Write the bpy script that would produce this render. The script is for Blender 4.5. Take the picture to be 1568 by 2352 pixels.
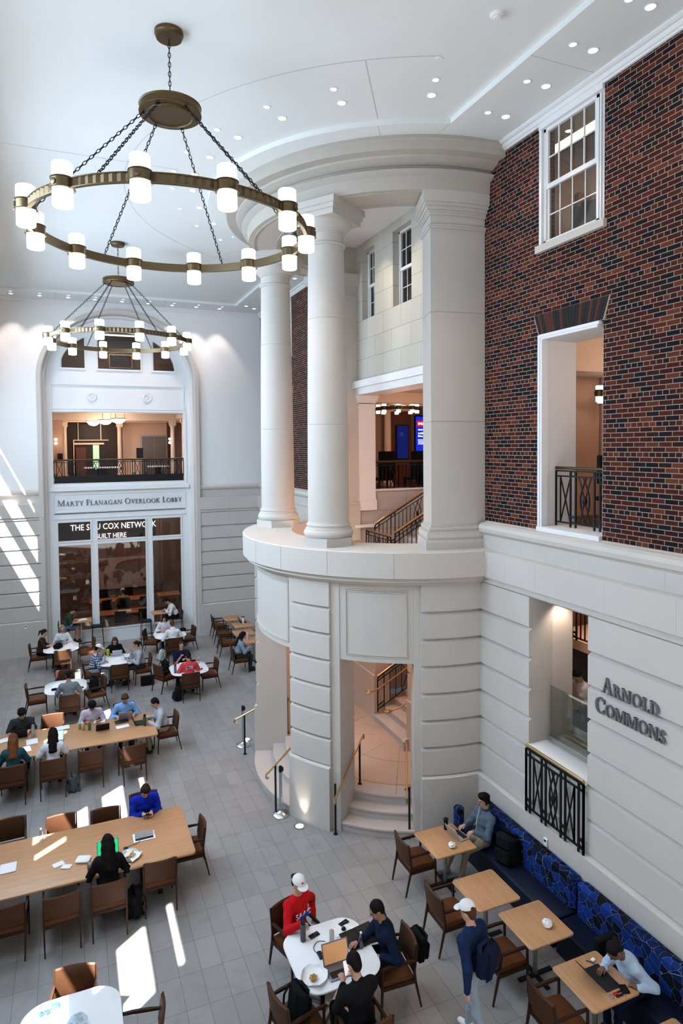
import bpy, math, random
import numpy as np
from mathutils import Vector, Matrix
random.seed(7)
PI=math.pi
for o in list(bpy.data.objects): bpy.data.objects.remove(o)
SC=bpy.context.scene; COL=SC.collection

# ------------------------------------------------------------------ camera
YAW,PIT,ROL=0.39578,0.037136,-0.0091056
def cam_axes():
    cy,sy=math.cos(YAW),math.sin(YAW)
    right=Vector((cy,-sy,0)); fwd=Vector((sy,cy,0)); up=Vector((0,0,1))
    f2=math.cos(PIT)*fwd-math.sin(PIT)*up; u2=math.cos(PIT)*up+math.sin(PIT)*fwd
    return math.cos(ROL)*right+math.sin(ROL)*u2, math.cos(ROL)*u2-math.sin(ROL)*right, -f2
cd=bpy.data.cameras.new('camera'); cam=bpy.data.objects.new('camera',cd); COL.objects.link(cam)
r_,u_,b_=cam_axes()
cam.matrix_world=Matrix(((r_.x,u_.x,b_.x,0),(r_.y,u_.y,b_.y,0),(r_.z,u_.z,b_.z,7.43),(0,0,0,1)))
cd.sensor_fit='HORIZONTAL'; cd.sensor_width=36; cd.lens=1496/1568*36
cd.shift_x=.0006; cd.shift_y=-.0604; cd.clip_start=.1; cd.clip_end=200
SC.camera=cam
# ------------------------------------------------------------------ world, sun, daylight
w=bpy.data.worlds.new('sky'); SC.world=w; w.use_nodes=True
wn=w.node_tree.nodes; wl=w.node_tree.links; wn.clear()
bg=wn.new('ShaderNodeBackground'); out=wn.new('ShaderNodeOutputWorld')
bg.inputs[0].default_value=(.80,.90,1.0,1); bg.inputs[1].default_value=.5
wl.new(bg.outputs[0],out.inputs[0])
def lamp(name,kind,loc,energy,color=(1,1,1),target=None,**kw):
    d=bpy.data.lights.new(name,kind); d.energy=energy; d.color=color
    o=bpy.data.objects.new(name,d); COL.objects.link(o); o.location=loc
    if target is not None:
        o.rotation_euler=(Vector(target)-Vector(loc)).to_track_quat('-Z','Y').to_euler()
    for k,v in kw.items(): setattr(d,k,v)
    return o
SUN=Vector((.777,.63,-1.616))
lamp('sun','SUN',(-20,-15,40),60,(1,.97,.92),target=Vector((-20,-15,40))+SUN,angle=.0075)
def area(name,loc,target,sx,sy,e,col):
    return lamp(name,'AREA',loc,e,col,target=target,shape='RECTANGLE',size=sx,size_y=sy)
# added fill panel behind the camera; area lamps mimic sky light at left windows
area('front_fill',(2,-2.6,8.0),(2,5,7.4),9,9,48,(.95,.96,1))
for k in range(5):
    y=3.4+4.6*k
    area('window_daylight',(-3.0,y,9.2),(3.4,y+.4,6.0),2.6,4.2,(110,470,680,720,380)[k],(.62,.80,1))
SC.view_settings.view_transform='Standard'; SC.view_settings.look='None'
SC.view_settings.exposure=-0.08; SC.view_settings.gamma=1
try: SC.view_settings.use_curve_mapping=False
except Exception: pass
try:
    SC.cycles.max_bounces=7; SC.cycles.diffuse_bounces=4; SC.cycles.glossy_bounces=3; SC.cycles.transmission_bounces=6
    SC.cycles.transparent_max_bounces=8; SC.cycles.sample_clamp_indirect=4; SC.cycles.caustics_reflective=False; SC.cycles.caustics_refractive=False
except Exception: pass

# ------------------------------------------------------------------ materials
def srgb(h):
    if isinstance(h,str):
        h=h.lstrip('#'); c=[int(h[i:i+2],16)/255 for i in (0,2,4)]
    else: c=[v/255 for v in h]
    return tuple((v/12.92 if v<=.04045 else ((v+.055)/1.055)**2.4) for v in c)
MATS={}
def mat(name,col,rough=.6,metal=0,var=0,vs=3,bump=0,bs=40,emit=None,es=0,spec=.3,alpha=1,trans=0,coords='Object'):
    if name in MATS: return MATS[name]
    m=bpy.data.materials.new(name); m.use_nodes=True; nt=m.node_tree; n=nt.nodes; l=nt.links
    b=n['Principled BSDF']; c=tuple(srgb(col) if isinstance(col,str) else col)+(1,)
    b.inputs['Base Color'].default_value=c; b.inputs['Roughness'].default_value=rough; b.inputs['Metallic'].default_value=metal
    b.inputs['Specular IOR Level'].default_value=spec
    if var or bump:
        tc=n.new('ShaderNodeTexCoord')
    if var:
        nz=n.new('ShaderNodeTexNoise'); nz.inputs['Scale'].default_value=vs; nz.inputs['Detail'].default_value=5
        l.new(tc.outputs[coords],nz.inputs['Vector'])
        mx=n.new('ShaderNodeMix'); mx.data_type='RGBA'
        mx.inputs[6].default_value=tuple(v*(1-var) for v in c[:3])+(1,); mx.inputs[7].default_value=tuple(min(1,v*(1+var)) for v in c[:3])+(1,)
        l.new(nz.outputs['Fac'],mx.inputs[0]); l.new(mx.outputs[2],b.inputs['Base Color'])
    if bump:
        n2=n.new('ShaderNodeTexNoise'); n2.inputs['Scale'].default_value=bs; n2.inputs['Detail'].default_value=3
        l.new(tc.outputs[coords],n2.inputs['Vector'])
        bp=n.new('ShaderNodeBump'); bp.inputs['Strength'].default_value=bump; bp.inputs['Distance'].default_value=.02
        l.new(n2.outputs['Fac'],bp.inputs['Height']); l.new(bp.outputs[0],b.inputs['Normal'])
    if emit:
        e=tuple(srgb(emit) if isinstance(emit,str) else emit)+(1,)
        b.inputs['Emission Color'].default_value=e; b.inputs['Emission Strength'].default_value=es
    if trans: b.inputs['Transmission Weight'].default_value=trans
    if alpha<1: b.inputs['Alpha'].default_value=alpha
    MATS[name]=m; return m
stone=mat('limestone',(.56,.525,.485),.75,var=.05,vs=1.6,bump=.12,bs=60)
stone_d=mat('limestone_grey',(.50,.48,.46),.75,var=.05,vs=1.4,bump=.12,bs=60)
plaster=mat('white_plaster',(.82,.81,.80),.85,var=.015,vs=.6)
ceilm=mat('ceiling_paint',(.80,.82,.81),.9,var=.01,vs=.5)
white=mat('white_paint',(.80,.80,.80),.5)
peach=mat('peach_wall',(.72,.47,.34),.8,var=.02,vs=.8)
peach_w=mat('cream_trim',(.78,.62,.50),.7)
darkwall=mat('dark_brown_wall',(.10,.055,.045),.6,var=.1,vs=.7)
bronze=mat('aged_bronze',(.12,.082,.04),.42,metal=.85,var=.15,vs=3)
bronze_l=mat('bronze_band',(.17,.125,.07),.36,metal=.85)
brass=mat('brass',(.62,.42,.20),.28,metal=1)
iron=mat('black_iron',(.006,.006,.008),.55,spec=.3)
steel=mat('steel',(.55,.56,.58),.25,metal=1)
steel_b=mat('brushed_steel',(.42,.40,.38),.35,metal=1)
opal=mat('opal_glass',(.95,.93,.9),.3,emit=(1,.93,.84),es=3.2)
lensm=mat('downlight_lens',(1,1,1),.3,emit=(1,.95,.88),es=14)
lensc=mat('downlight_lens_cool',(.7,.8,.9),.3,emit=(.75,.88,1),es=1.5)
bowlm=mat('pendant_bowl',(1,.95,.88),.3,emit=(1,.88,.72),es=3.5)
leather=mat('brown_leather',(.070,.030,.015),.55,var=.15,vs=6,bump=.06,bs=90,spec=.14)
leather_t=mat('tan_leather_seat',(.115,.040,.015),.5,var=.18,vs=6,bump=.06,bs=90,spec=.16)
chairwood=mat('walnut_frame',(.036,.016,.009),.5,var=.2,vs=9,spec=.14)
laminate=mat('white_laminate',(.80,.80,.82),.22)
navy=mat('navy_vinyl',(.003,.006,.022),.55,spec=.25)
blackpl=mat('black_plastic',(.008,.008,.009),.5,spec=.25)
blackfab=mat('black_fabric',(.006,.006,.007),.95,bump=.3,bs=60,spec=.15)
paperm=mat('white_paper',(.82,.82,.83),.8)
silver=mat('silver_laptop',(.50,.50,.52),.35,metal=.6)
greyst=mat('grey_lettering',(.17,.17,.19),.4,metal=.3)
def glassm(name,tint,fac,rough=.02):
    if name in MATS: return MATS[name]
    m=bpy.data.materials.new(name); m.use_nodes=True; n=m.node_tree.nodes; l=m.node_tree.links; n.clear()
    o=n.new('ShaderNodeOutputMaterial'); t=n.new('ShaderNodeBsdfTransparent'); g=n.new('ShaderNodeBsdfGlossy'); x=n.new('ShaderNodeMixShader')
    lw=n.new('ShaderNodeLayerWeight'); lw.inputs[0].default_value=.25; mr=n.new('ShaderNodeMapRange')
    mr.inputs[3].default_value=fac; mr.inputs[4].default_value=min(1,fac*6)
    l.new(lw.outputs['Fresnel'],mr.inputs[0]); l.new(mr.outputs[0],x.inputs[0])
    t.inputs[0].default_value=tint+(1,); g.inputs['Roughness'].default_value=rough
    l.new(t.outputs[0],x.inputs[1]); l.new(g.outputs[0],x.inputs[2]); l.new(x.outputs[0],o.inputs[0])
    MATS[name]=m; return m
glass_win=glassm('window_glass',(.72,.70,.68),.05)
glass_rail=glassm('guard_glass',(.74,.78,.74),.05)
glass_clear=glassm('clear_plastic',(.90,.93,.95),.12)

def nodes_for(name):
    m=bpy.data.materials.new(name); m.use_nodes=True; MATS[name]=m
    return m,m.node_tree.nodes,m.node_tree.links,m.node_tree.nodes['Principled BSDF']
def math_n(n,l,op,a,b=None,c=None):
    q=n.new('ShaderNodeMath'); q.operation=op
    for i,v in enumerate((a,b,c)):
        if v is None: continue
        if isinstance(v,(int,float)): q.inputs[i].default_value=v
        else: l.new(v,q.inputs[i])
    return q.outputs[0]
def ramp(n,l,fac,stops,const=False):
    r=n.new('ShaderNodeValToRGB'); e=r.color_ramp.elements
    if const: r.color_ramp.interpolation='CONSTANT'
    while len(e)<len(stops): e.new(.5)
    for i,(p,c) in enumerate(stops): e[i].position=p; e[i].color=tuple(c)+(1,)
    l.new(fac,r.inputs[0]); return r.outputs[0]
def brick_material():
    m,n,l,b=nodes_for('red_brick')
    tc=n.new('ShaderNodeTexCoord'); sp=n.new('ShaderNodeSeparateXYZ'); l.new(tc.outputs['Object'],sp.inputs[0])
    y,z=sp.outputs[1],sp.outputs[2]
    H=.0692
    cv=n.new('ShaderNodeCombineXYZ'); l.new(y,cv.inputs[0]); l.new(math_n(n,l,'SUBTRACT',z,6.0),cv.inputs[1])
    def bt(wd,off):
        t=n.new('ShaderNodeTexBrick'); l.new(cv.outputs[0],t.inputs['Vector'])
        t.offset=off; t.inputs['Scale'].default_value=1; t.inputs['Mortar Size'].default_value=.0055; t.inputs['Mortar Smooth'].default_value=.1
        t.inputs['Brick Width'].default_value=wd; t.inputs['Row Height'].default_value=H
        t.inputs['Color1'].default_value=(0,0,0,1); t.inputs['Color2'].default_value=(1,1,1,1); t.inputs['Mortar'].default_value=(.5,.5,.5,1)
        return t
    s=bt(.2105,.5); h=bt(.10525,.5)
    row=math_n(n,l,'FLOOR',math_n(n,l,'DIVIDE',math_n(n,l,'SUBTRACT',z,6.0),H))
    ish=math_n(n,l,'LESS_THAN',math_n(n,l,'MODULO',row,6.0),.5)
    mc=n.new('ShaderNodeMix'); mc.data_type='RGBA'; l.new(ish,mc.inputs[0]); l.new(s.outputs['Color'],mc.inputs[6]); l.new(h.outputs['Color'],mc.inputs[7])
    mf=n.new('ShaderNodeMix'); mf.data_type='FLOAT'; l.new(ish,mf.inputs[0]); l.new(s.outputs['Fac'],mf.inputs[2]); l.new(h.outputs['Fac'],mf.inputs[3])
    col=ramp(n,l,mc.outputs[2],[(0,(.010,.010,.014)),(.25,(.017,.013,.017)),(.33,(.036,.011,.012)),(.62,(.056,.014,.013)),(.85,(.085,.020,.014)),(.96,(.14,.040,.022))])
    nz=n.new('ShaderNodeTexNoise'); nz.inputs['Scale'].default_value=30; l.new(tc.outputs['Object'],nz.inputs['Vector'])
    mm=n.new('ShaderNodeMix'); mm.data_type='RGBA'; mm.blend_type='MULTIPLY'; mm.inputs[0].default_value=.2; l.new(col,mm.inputs[6]); l.new(nz.outputs['Color'],mm.inputs[7])
    fm=n.new('ShaderNodeMix'); fm.data_type='RGBA'; l.new(mf.outputs[0],fm.inputs[0]); l.new(mm.outputs[2],fm.inputs[6]); fm.inputs[7].default_value=(.31,.245,.19,1)
    l.new(fm.outputs[2],b.inputs['Base Color']); b.inputs['Roughness'].default_value=.9; b.inputs['Specular IOR Level'].default_value=.1
    bp=n.new('ShaderNodeBump'); bp.inputs['Strength'].default_value=.5; bp.inputs['Distance'].default_value=.01; bp.invert=True
    l.new(mf.outputs[0],bp.inputs['Height']); l.new(bp.outputs[0],b.inputs['Normal'])
    return m
brick=brick_material()
brick_r=mat('lintel_brick_red',(.070,.020,.015),.8,var=.2,vs=20)
brick_k=mat('lintel_brick_dark',(.014,.012,.014),.8,var=.2,vs=20)
mortar=mat('mortar',(.42,.33,.25),.9)
def tile_material(name,wd,ht,ox,oy,c1,c2,mc,ms=.004,vein=True,axes=(0,1),off=0.0,rough=.42):
    m,n,l,b=nodes_for(name)
    tc=n.new('ShaderNodeTexCoord'); sp=n.new('ShaderNodeSeparateXYZ'); l.new(tc.outputs['Object'],sp.inputs[0])
    cv=n.new('ShaderNodeCombineXYZ'); l.new(math_n(n,l,'SUBTRACT',sp.outputs[axes[0]],ox),cv.inputs[0]); l.new(math_n(n,l,'SUBTRACT',sp.outputs[axes[1]],oy),cv.inputs[1])
    t=n.new('ShaderNodeTexBrick'); l.new(cv.outputs[0],t.inputs['Vector']); t.offset=off
    t.inputs['Scale'].default_value=1; t.inputs['Mortar Size'].default_value=ms; t.inputs['Mortar Smooth'].default_value=.1
    t.inputs['Brick Width'].default_value=wd; t.inputs['Row Height'].default_value=ht
    t.inputs['Color1'].default_value=(0,0,0,1); t.inputs['Color2'].default_value=(1,1,1,1); t.inputs['Mortar'].default_value=(.5,.5,.5,1)
    base=ramp(n,l,t.outputs['Color'],[(0,c1),(1,c2)])
    last=base
    if vein:
        nz=n.new('ShaderNodeTexNoise'); nz.inputs['Scale'].default_value=2.2; nz.inputs['Detail'].default_value=6; nz.inputs['Distortion'].default_value=1.2
        l.new(tc.outputs['Object'],nz.inputs['Vector'])
        v=ramp(n,l,nz.outputs['Fac'],[(.3,(.86,.86,.86)),(.5,(1,1,1)),(.7,(1.0,1.0,1.0)),(.78,(1.12,1.12,1.12))])
        mm=n.new('ShaderNodeMix'); mm.data_type='RGBA'; mm.blend_type='MULTIPLY'; mm.inputs[0].default_value=1; l.new(base,mm.inputs[6]); l.new(v,mm.inputs[7]); last=mm.outputs[2]
    fm=n.new('ShaderNodeMix'); fm.data_type='RGBA'; l.new(t.outputs['Fac'],fm.inputs[0]); l.new(last,fm.inputs[6]); fm.inputs[7].default_value=tuple(mc)+(1,)
    l.new(fm.outputs[2],b.inputs['Base Color']); b.inputs['Roughness'].default_value=rough
    return m
floor_m=tile_material('grey_floor_tile',.305,.6045,.4586*7.43-.305*12,1.5501*7.43-.6045*20,(.235,.224,.224),(.29,.277,.272),(.12,.115,.11),ms=.0035)
block_m=tile_material('limestone_blocks',.95,.515,12.3,6.15,(.52,.49,.43),(.57,.54,.47),(.28,.26,.22),ms=.006,vein=False,axes=(1,2),off=.5,rough=.75)
block_x=tile_material('limestone_blocks_x',.95,.515,.3,6.15-.515*10,(.46,.42,.40),(.50,.46,.44),(.25,.23,.21),ms=.006,vein=False,axes=(0,2),off=.5,rough=.75)
def wood_material(name,c1,c2,axis=0,sc=1.0,rough=.38):
    m,n,l,b=nodes_for(name)
    tc=n.new('ShaderNodeTexCoord'); mp=n.new('ShaderNodeMapping'); l.new(tc.outputs['Object'],mp.inputs[0])
    s=[38*sc,38*sc,38*sc]; s[axis]=1.6*sc; mp.inputs['Scale'].default_value=s
    nz=n.new('ShaderNodeTexNoise'); nz.inputs['Scale'].default_value=1; nz.inputs['Detail'].default_value=6; nz.inputs['Roughness'].default_value=.6; l.new(mp.outputs[0],nz.inputs['Vector'])
    l.new(ramp(n,l,nz.outputs['Fac'],[(.3,c1),(.7,c2)]),b.inputs['Base Color']); b.inputs['Roughness'].default_value=rough
    return m
oak_x=wood_material('oak_veneer_x',(.40,.20,.09),(.52,.285,.14),0)
oak_y=wood_material('oak_veneer_y',(.40,.20,.09),(.52,.285,.14),1)
def mosaic_material():
    m,n,l,b=nodes_for('blue_cracked_glass_fabric')
    tc=n.new('ShaderNodeTexCoord')
    v=n.new('ShaderNodeTexVoronoi'); v.feature='DISTANCE_TO_EDGE'; v.inputs['Scale'].default_value=7.5; l.new(tc.outputs['Object'],v.inputs['Vector'])
    v2=n.new('ShaderNodeTexVoronoi'); v2.feature='F1'; v2.inputs['Scale'].default_value=7.5; l.new(tc.outputs['Object'],v2.inputs['Vector'])
    sp=n.new('ShaderNodeSeparateXYZ'); l.new(v2.outputs['Color'],sp.inputs[0])
    c=ramp(n,l,sp.outputs[0],[(0,(.002,.003,.010)),(.3,(.003,.010,.055)),(.6,(.004,.020,.13)),(.85,(.005,.028,.19))],True)
    edge=math_n(n,l,'LESS_THAN',v.outputs['Distance'],.008)
    mx=n.new('ShaderNodeMix'); mx.data_type='RGBA'; l.new(edge,mx.inputs[0]); l.new(c,mx.inputs[6]); mx.inputs[7].default_value=(.16,.25,.36,1)
    l.new(mx.outputs[2],b.inputs['Base Color']); b.inputs['Roughness'].default_value=.8; b.inputs['Specular IOR Level'].default_value=.15
    return m
mosaic=mosaic_material()
def plaid_material():
    m,n,l,b=nodes_for('blue_white_plaid')
    tc=n.new('ShaderNodeTexCoord'); sp=n.new('ShaderNodeSeparateXYZ'); l.new(tc.outputs['Object'],sp.inputs[0])
    xs=math_n(n,l,'LESS_THAN',math_n(n,l,'FRACT',math_n(n,l,'MULTIPLY',math_n(n,l,'ADD',sp.outputs[0],sp.outputs[1]),14)),.45)
    zs=math_n(n,l,'LESS_THAN',math_n(n,l,'FRACT',math_n(n,l,'MULTIPLY',sp.outputs[2],14)),.45)
    s=math_n(n,l,'MULTIPLY',math_n(n,l,'ADD',xs,zs),.5)
    l.new(ramp(n,l,s,[(0,(.55,.62,.70)),(.3,(.10,.15,.24)),(.8,(.02,.03,.06))],True),b.inputs['Base Color']); b.inputs['Roughness'].default_value=.9
    return m
plaid=plaid_material()

# ------------------------------------------------------------------ mesh helpers
class MB:
    def __init__(s): s.v=[]; s.f=[]; s.m=[]
    def add(s,vs,fs,mi=0):
        k=len(s.v); s.v+= [tuple(p) for p in vs]; s.f+=[tuple(i+k for i in f) for f in fs]; s.m+=[mi]*len(fs); return s
    def box(s,x0,x1,y0,y1,z0,z1,mi=0,M=None):
        vs=[Vector((x,y,z)) for z in (z0,z1) for y in (y0,y1) for x in (x0,x1)]
        if M is not None: vs=[M@p for p in vs]
        return s.add(vs,[(0,2,3,1),(4,5,7,6),(0,1,5,4),(2,6,7,3),(0,4,6,2),(1,3,7,5)],mi)
    def rbox(s,x0,x1,y0,y1,z0,z1,r=.02,mi=0,M=None):   # box with chamfered vertical and top/bottom edges
        r=min(r,(x1-x0)/2.01,(y1-y0)/2.01,(z1-z0)/2.01)
        def ring(z,i): return [(x0+i+r,y0+i,z),(x1-i-r,y0+i,z),(x1-i,y0+i+r,z),(x1-i,y1-i-r,z),(x1-i-r,y1-i,z),(x0+i+r,y1-i,z),(x0+i,y1-i-r,z),(x0+i,y0+i+r,z)]
        vs=ring(z0,r*.7)+ring(z0+r*.7,0)+ring(z1-r*.7,0)+ring(z1,r*.7)
        vs=[Vector(p) for p in vs]
        if M is not None: vs=[M@p for p in vs]
        fs=[tuple(range(7,-1,-1)),tuple(range(24,32))]
        for a in range(3):
            for i in range(8): fs.append((a*8+i,a*8+(i+1)%8,a*8+8+(i+1)%8,a*8+8+i))
        return s.add(vs,fs,mi)
    def tube(s,pts,r,n=8,mi=0,closed=False,cap=True,up=None):
        pts=[Vector(p) for p in pts]; N=len(pts); rs=r if isinstance(r,(list,tuple)) else [r]*N
        k=len(s.v); prev=None
        for i,p in enumerate(pts):
            a=pts[(i-1)%N] if (closed or i>0) else p; b=pts[(i+1)%N] if (closed or i<N-1) else p
            d=(b-a).normalized()
            if prev is None:
                q=Vector((0,0,1)) if abs(d.z)<.9 else Vector((1,0,0))
                prev=(q-d*q.dot(d)).normalized()
            else: prev=(prev-d*prev.dot(d)).normalized()
            e=d.cross(prev)
            for j in range(n):
                t=2*PI*(j+.5)/n; s.v.append(tuple(p+(prev*math.cos(t)+e*math.sin(t))*rs[i]))
        for i in range(N if closed else N-1):
            i2=(i+1)%N
            for j in range(n):
                s.f.append((k+i*n+j,k+i*n+(j+1)%n,k+i2*n+(j+1)%n,k+i2*n+j)); s.m.append(mi)
        if cap and not closed:
            s.f.append(tuple(k+j for j in range(n-1,-1,-1))); s.m.append(mi)
            s.f.append(tuple(k+(N-1)*n+j for j in range(n))); s.m.append(mi)
        return s
    def lathe(s,prof,c=(0,0,0),n=24,mi=0,M=None,a0=0,a1=2*PI,capped=True):
        k=len(s.v); full=abs(a1-a0-2*PI)<1e-6; cols=n if full else n+1
        for (r,z) in prof:
            for j in range(cols):
                t=a0+(a1-a0)*j/n; p=Vector((r*math.cos(t),r*math.sin(t),z))
                if M is not None: p=M@p
                s.v.append((p.x+c[0],p.y+c[1],p.z+c[2]))
        for i in range(len(prof)-1):
            for j in range(n):
                j2=(j+1)%cols
                s.f.append((k+i*cols+j,k+i*cols+j2,k+(i+1)*cols+j2,k+(i+1)*cols+j)); s.m.append(mi)
        if capped and full:
            if prof[0][0]>1e-5: s.f.append(tuple(k+j for j in range(cols-1,-1,-1))); s.m.append(mi)
            if prof[-1][0]>1e-5: s.f.append(tuple(k+(len(prof)-1)*cols+j for j in range(cols))); s.m.append(mi)
        return s
    def prism(s,poly,a,b,M=None,mi=0):      # closed 2D polygon extruded from a to b along local z
        N=len(poly); vs=[Vector((x,y,a)) for x,y in poly]+[Vector((x,y,b)) for x,y in poly]
        if M is not None: vs=[M@p for p in vs]
        fs=[tuple(range(N-1,-1,-1)),tuple(range(N,2*N))]+[(i,(i+1)%N,N+(i+1)%N,N+i) for i in range(N)]
        return s.add(vs,fs,mi)
    def build(s,name,mats,parent=None,loc=None,smooth=True,ang=38):
        me=bpy.data.meshes.new(name); me.from_pydata(s.v,[],s.f)
        for m in (mats if isinstance(mats,(list,tuple)) else [mats]): me.materials.append(m)
        me.polygons.foreach_set('material_index',s.m)
        if smooth:
            me.polygons.foreach_set('use_smooth',[True]*len(s.f))
            try: me.set_sharp_from_angle(angle=math.radians(ang))
            except Exception: pass
        me.validate(); me.update()
        o=bpy.data.objects.new(name,me); COL.objects.link(o)
        if parent: o.parent=parent
        if loc: o.location=loc
        return o
def thing(name,label,cat,loc=(0,0,0),rz=0,group=None):
    o=bpy.data.objects.new(name,None); COL.objects.link(o); o.location=loc; o.rotation_euler=(0,0,rz)
    o['label']=label; o['category']=cat
    if group: o['group']=group
    return o
def tag(o,label,cat,group=None,kind=None):
    o['label']=label; o['category']=cat
    if group: o['group']=group
    if kind: o['kind']=kind
    return o
def struct(o): o['kind']='structure'; return o
def dup(o,loc=None,rz=None,label=None,group=None):
    def cp(a,p):
        c=a.copy(); COL.objects.link(c); c.parent=p
        for ch in a.children: cp(ch,c)
        return c
    c=cp(o,None)
    if loc is not None: c.location=loc
    if rz is not None: c.rotation_euler=(0,0,rz)
    if label: c['label']=label
    if group: c['group']=group
    return c
def rotz(a): return Matrix.Rotation(a,4,'Z')
def T(x,y,z): return Matrix.Translation((x,y,z))
def face_rz(deg): a=math.radians(deg); return math.atan2(math.cos(a),-math.sin(a))   # local -Y turned to world direction deg
def fontmesh(name,text,size,M,m,parent=None,ext=.002,align='LEFT'):
    cu=bpy.data.curves.new(name,'FONT'); cu.body=text; cu.size=size; cu.extrude=ext; cu.align_x=align; cu.resolution_u=3
    t=bpy.data.objects.new(name+'_c',cu); COL.objects.link(t)
    dg=bpy.context.evaluated_depsgraph_get(); me=bpy.data.meshes.new_from_object(t.evaluated_get(dg)); bpy.data.objects.remove(t)
    me.transform(M); me.materials.clear(); me.materials.append(m)
    o=bpy.data.objects.new(name,me); COL.objects.link(o)
    if parent: o.parent=parent
    return o
# ------------------------------------------------------------------ setting
ZC=12.8; XB=7.3; CX,CY=7.2,13.67
fl=MB().box(-3.6,14.5,-3,26.45,-.2,0).build('floor',floor_m,smooth=False); struct(fl)
def cp(phi,R,z=0): a=math.radians(phi); return (CX-R*math.cos(a),CY-R*math.sin(a),z)
def arc(mb,prof,p0,p1,n=None,mi=0,caps=True):   # closed profile of (radius,z) swept round the rotunda centre
    n=n or max(2,int(abs(p1-p0)/1.5)); k=len(mb.v); N=len(prof)
    for i in range(n+1):
        ph=p0+(p1-p0)*i/n
        for (R,z) in prof: mb.v.append(cp(ph,R,z))
    for i in range(n):
        for j in range(N):
            mb.f.append((k+i*N+j,k+i*N+(j+1)%N,k+(i+1)*N+(j+1)%N,k+(i+1)*N+j)); mb.m.append(mi)
    if caps:
        mb.f.append(tuple(k+j for j in range(N-1,-1,-1))); mb.m.append(mi)
        mb.f.append(tuple(k+n*N+j for j in range(N))); mb.m.append(mi)
    return mb
# ceiling: raised centre, lower perimeter soffit that follows the rotunda
ce=MB(); ce.box(-3.6,7.6,-3,26,ZC+.09,ZC+.3)
ce.box(6.0,7.6,-3,26,ZC,ZC+.09); ce.box(-3.6,6.0,24.55,26,ZC,ZC+.09); ce.box(-3.6,-2.1,-3,24.55,ZC,ZC+.09)
sec=[cp(-73.8+147.6*i/60,4.33)[:2] for i in range(61)]; ce.prism(sec,ZC,ZC+.09)
ce=ce.build('ceiling',ceilm,smooth=False); struct(ce)
# fine control joints in the ceiling
jt=MB(); joint_m=mat('ceiling_joint',(.52,.53,.52),.9)
def flatline(mb,pts,z,w=.006):
    for a,b in zip(pts[:-1],pts[1:]):
        a=Vector(a);b=Vector(b);d=(b-a).normalized();q=Vector((-d.y,d.x))*w
        mb.add([(a.x+q.x,a.y+q.y,z),(a.x-q.x,a.y-q.y,z),(b.x-q.x,b.y-q.y,z),(b.x+q.x,b.y+q.y,z)],[(0,1,2,3)])
flatline(jt,[cp(-68+136*i/48,6.05)[:2] for i in range(49)],ZC+.088)
for ph in (58,0,-58): flatline(jt,[cp(ph,4.36)[:2],cp(ph,6.05)[:2]],ZC+.088); flatline(jt,[cp(ph,3.95)[:2],cp(ph,4.33)[:2]],ZC-.001)
for yy in (3.0,7.45,20.2): flatline(jt,[(6.0,yy),(7.2,yy)],ZC-.001)
for yy in (5.6,): flatline(jt,[(-2,yy),(6.0,yy)],ZC+.088)
flatline(jt,[(-2.1,13.2),(2.1,13.2)],ZC+.088)
for xx in (-.3,3.4): flatline(jt,[(xx,24.56),(xx,25.6)],ZC-.001)
struct(jt.build('trim_9',joint_m,smooth=False))
# crown mouldings
def sweep(mb,prof,p0,p1,nrm,mi=0):      # profile (offset along nrm, z) swept straight from p0 to p1, closed
    k=len(mb.v); N=len(prof)
    for p in (p0,p1):
        for (o,z) in prof: mb.v.append((p[0]+nrm[0]*o,p[1]+nrm[1]*o,z))
    for j in range(N): mb.f.append((k+j,k+(j+1)%N,k+N+(j+1)%N,k+N+j)); mb.m.append(mi)
    mb.f.append(tuple(k+j for j in range(N-1,-1,-1))); mb.m.append(mi); mb.f.append(tuple(k+N+j for j in range(N))); mb.m.append(mi)
    return mb
crown=[(0,ZC),(.16,ZC),(.16,ZC-.03),(.13,ZC-.05),(.10,ZC-.055),(.07,ZC-.10),(.04,ZC-.11),(.035,ZC-.135),(0,ZC-.135)]
cr=MB(); sweep(cr,crown,(XB,-3),(XB,9.75),(-1,0)); sweep(cr,crown,(XB,17.5),(XB,25.85),(-1,0)); sweep(cr,crown,(-3.4,25.85),(XB,25.85),(0,-1))
struct(cr.build('trim_1',white,smooth=False))
# right wall: brick upper storey
def ywall(mb,x0,x1,y0,y1,z0,z1,holes,mi=0):   # wall slab along y with rectangular holes (ya,yb,za,zb)
    ys=sorted({y0,y1}|{h[0] for h in holes}|{h[1] for h in holes}); zs=sorted({z0,z1}|{h[2] for h in holes}|{h[3] for h in holes})
    ys=[v for v in ys if y0<=v<=y1]; zs=[v for v in zs if z0<=v<=z1]
    for a,b in zip(ys[:-1],ys[1:]):
        for c,d in zip(zs[:-1],zs[1:]):
            my,mz=(a+b)/2,(c+d)/2
            if any(h[0]<my<h[1] and h[2]<mz<h[3] for h in holes): continue
            mb.box(x0,x1,a,b,c,d,mi)
def xwall(mb,y0,y1,x0,x1,z0,z1,holes,mi=0):
    xs=sorted({x0,x1}|{h[0] for h in holes}|{h[1] for h in holes}); zs=sorted({z0,z1}|{h[2] for h in holes}|{h[3] for h in holes})
    xs=[v for v in xs if x0<=v<=x1]; zs=[v for v in zs if z0<=v<=z1]
    for a,b in zip(xs[:-1],xs[1:]):
        for c,d in zip(zs[:-1],zs[1:]):
            if any(h[0]<(a+b)/2<h[1] and h[2]<(c+d)/2<h[3] for h in holes): continue
            mb.box(a,b,y0,y1,c,d,mi)
OPA=(7.41,8.82); WNA=(7.41,8.81); OPB=(21.85,23.25)
wr=MB()
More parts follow.
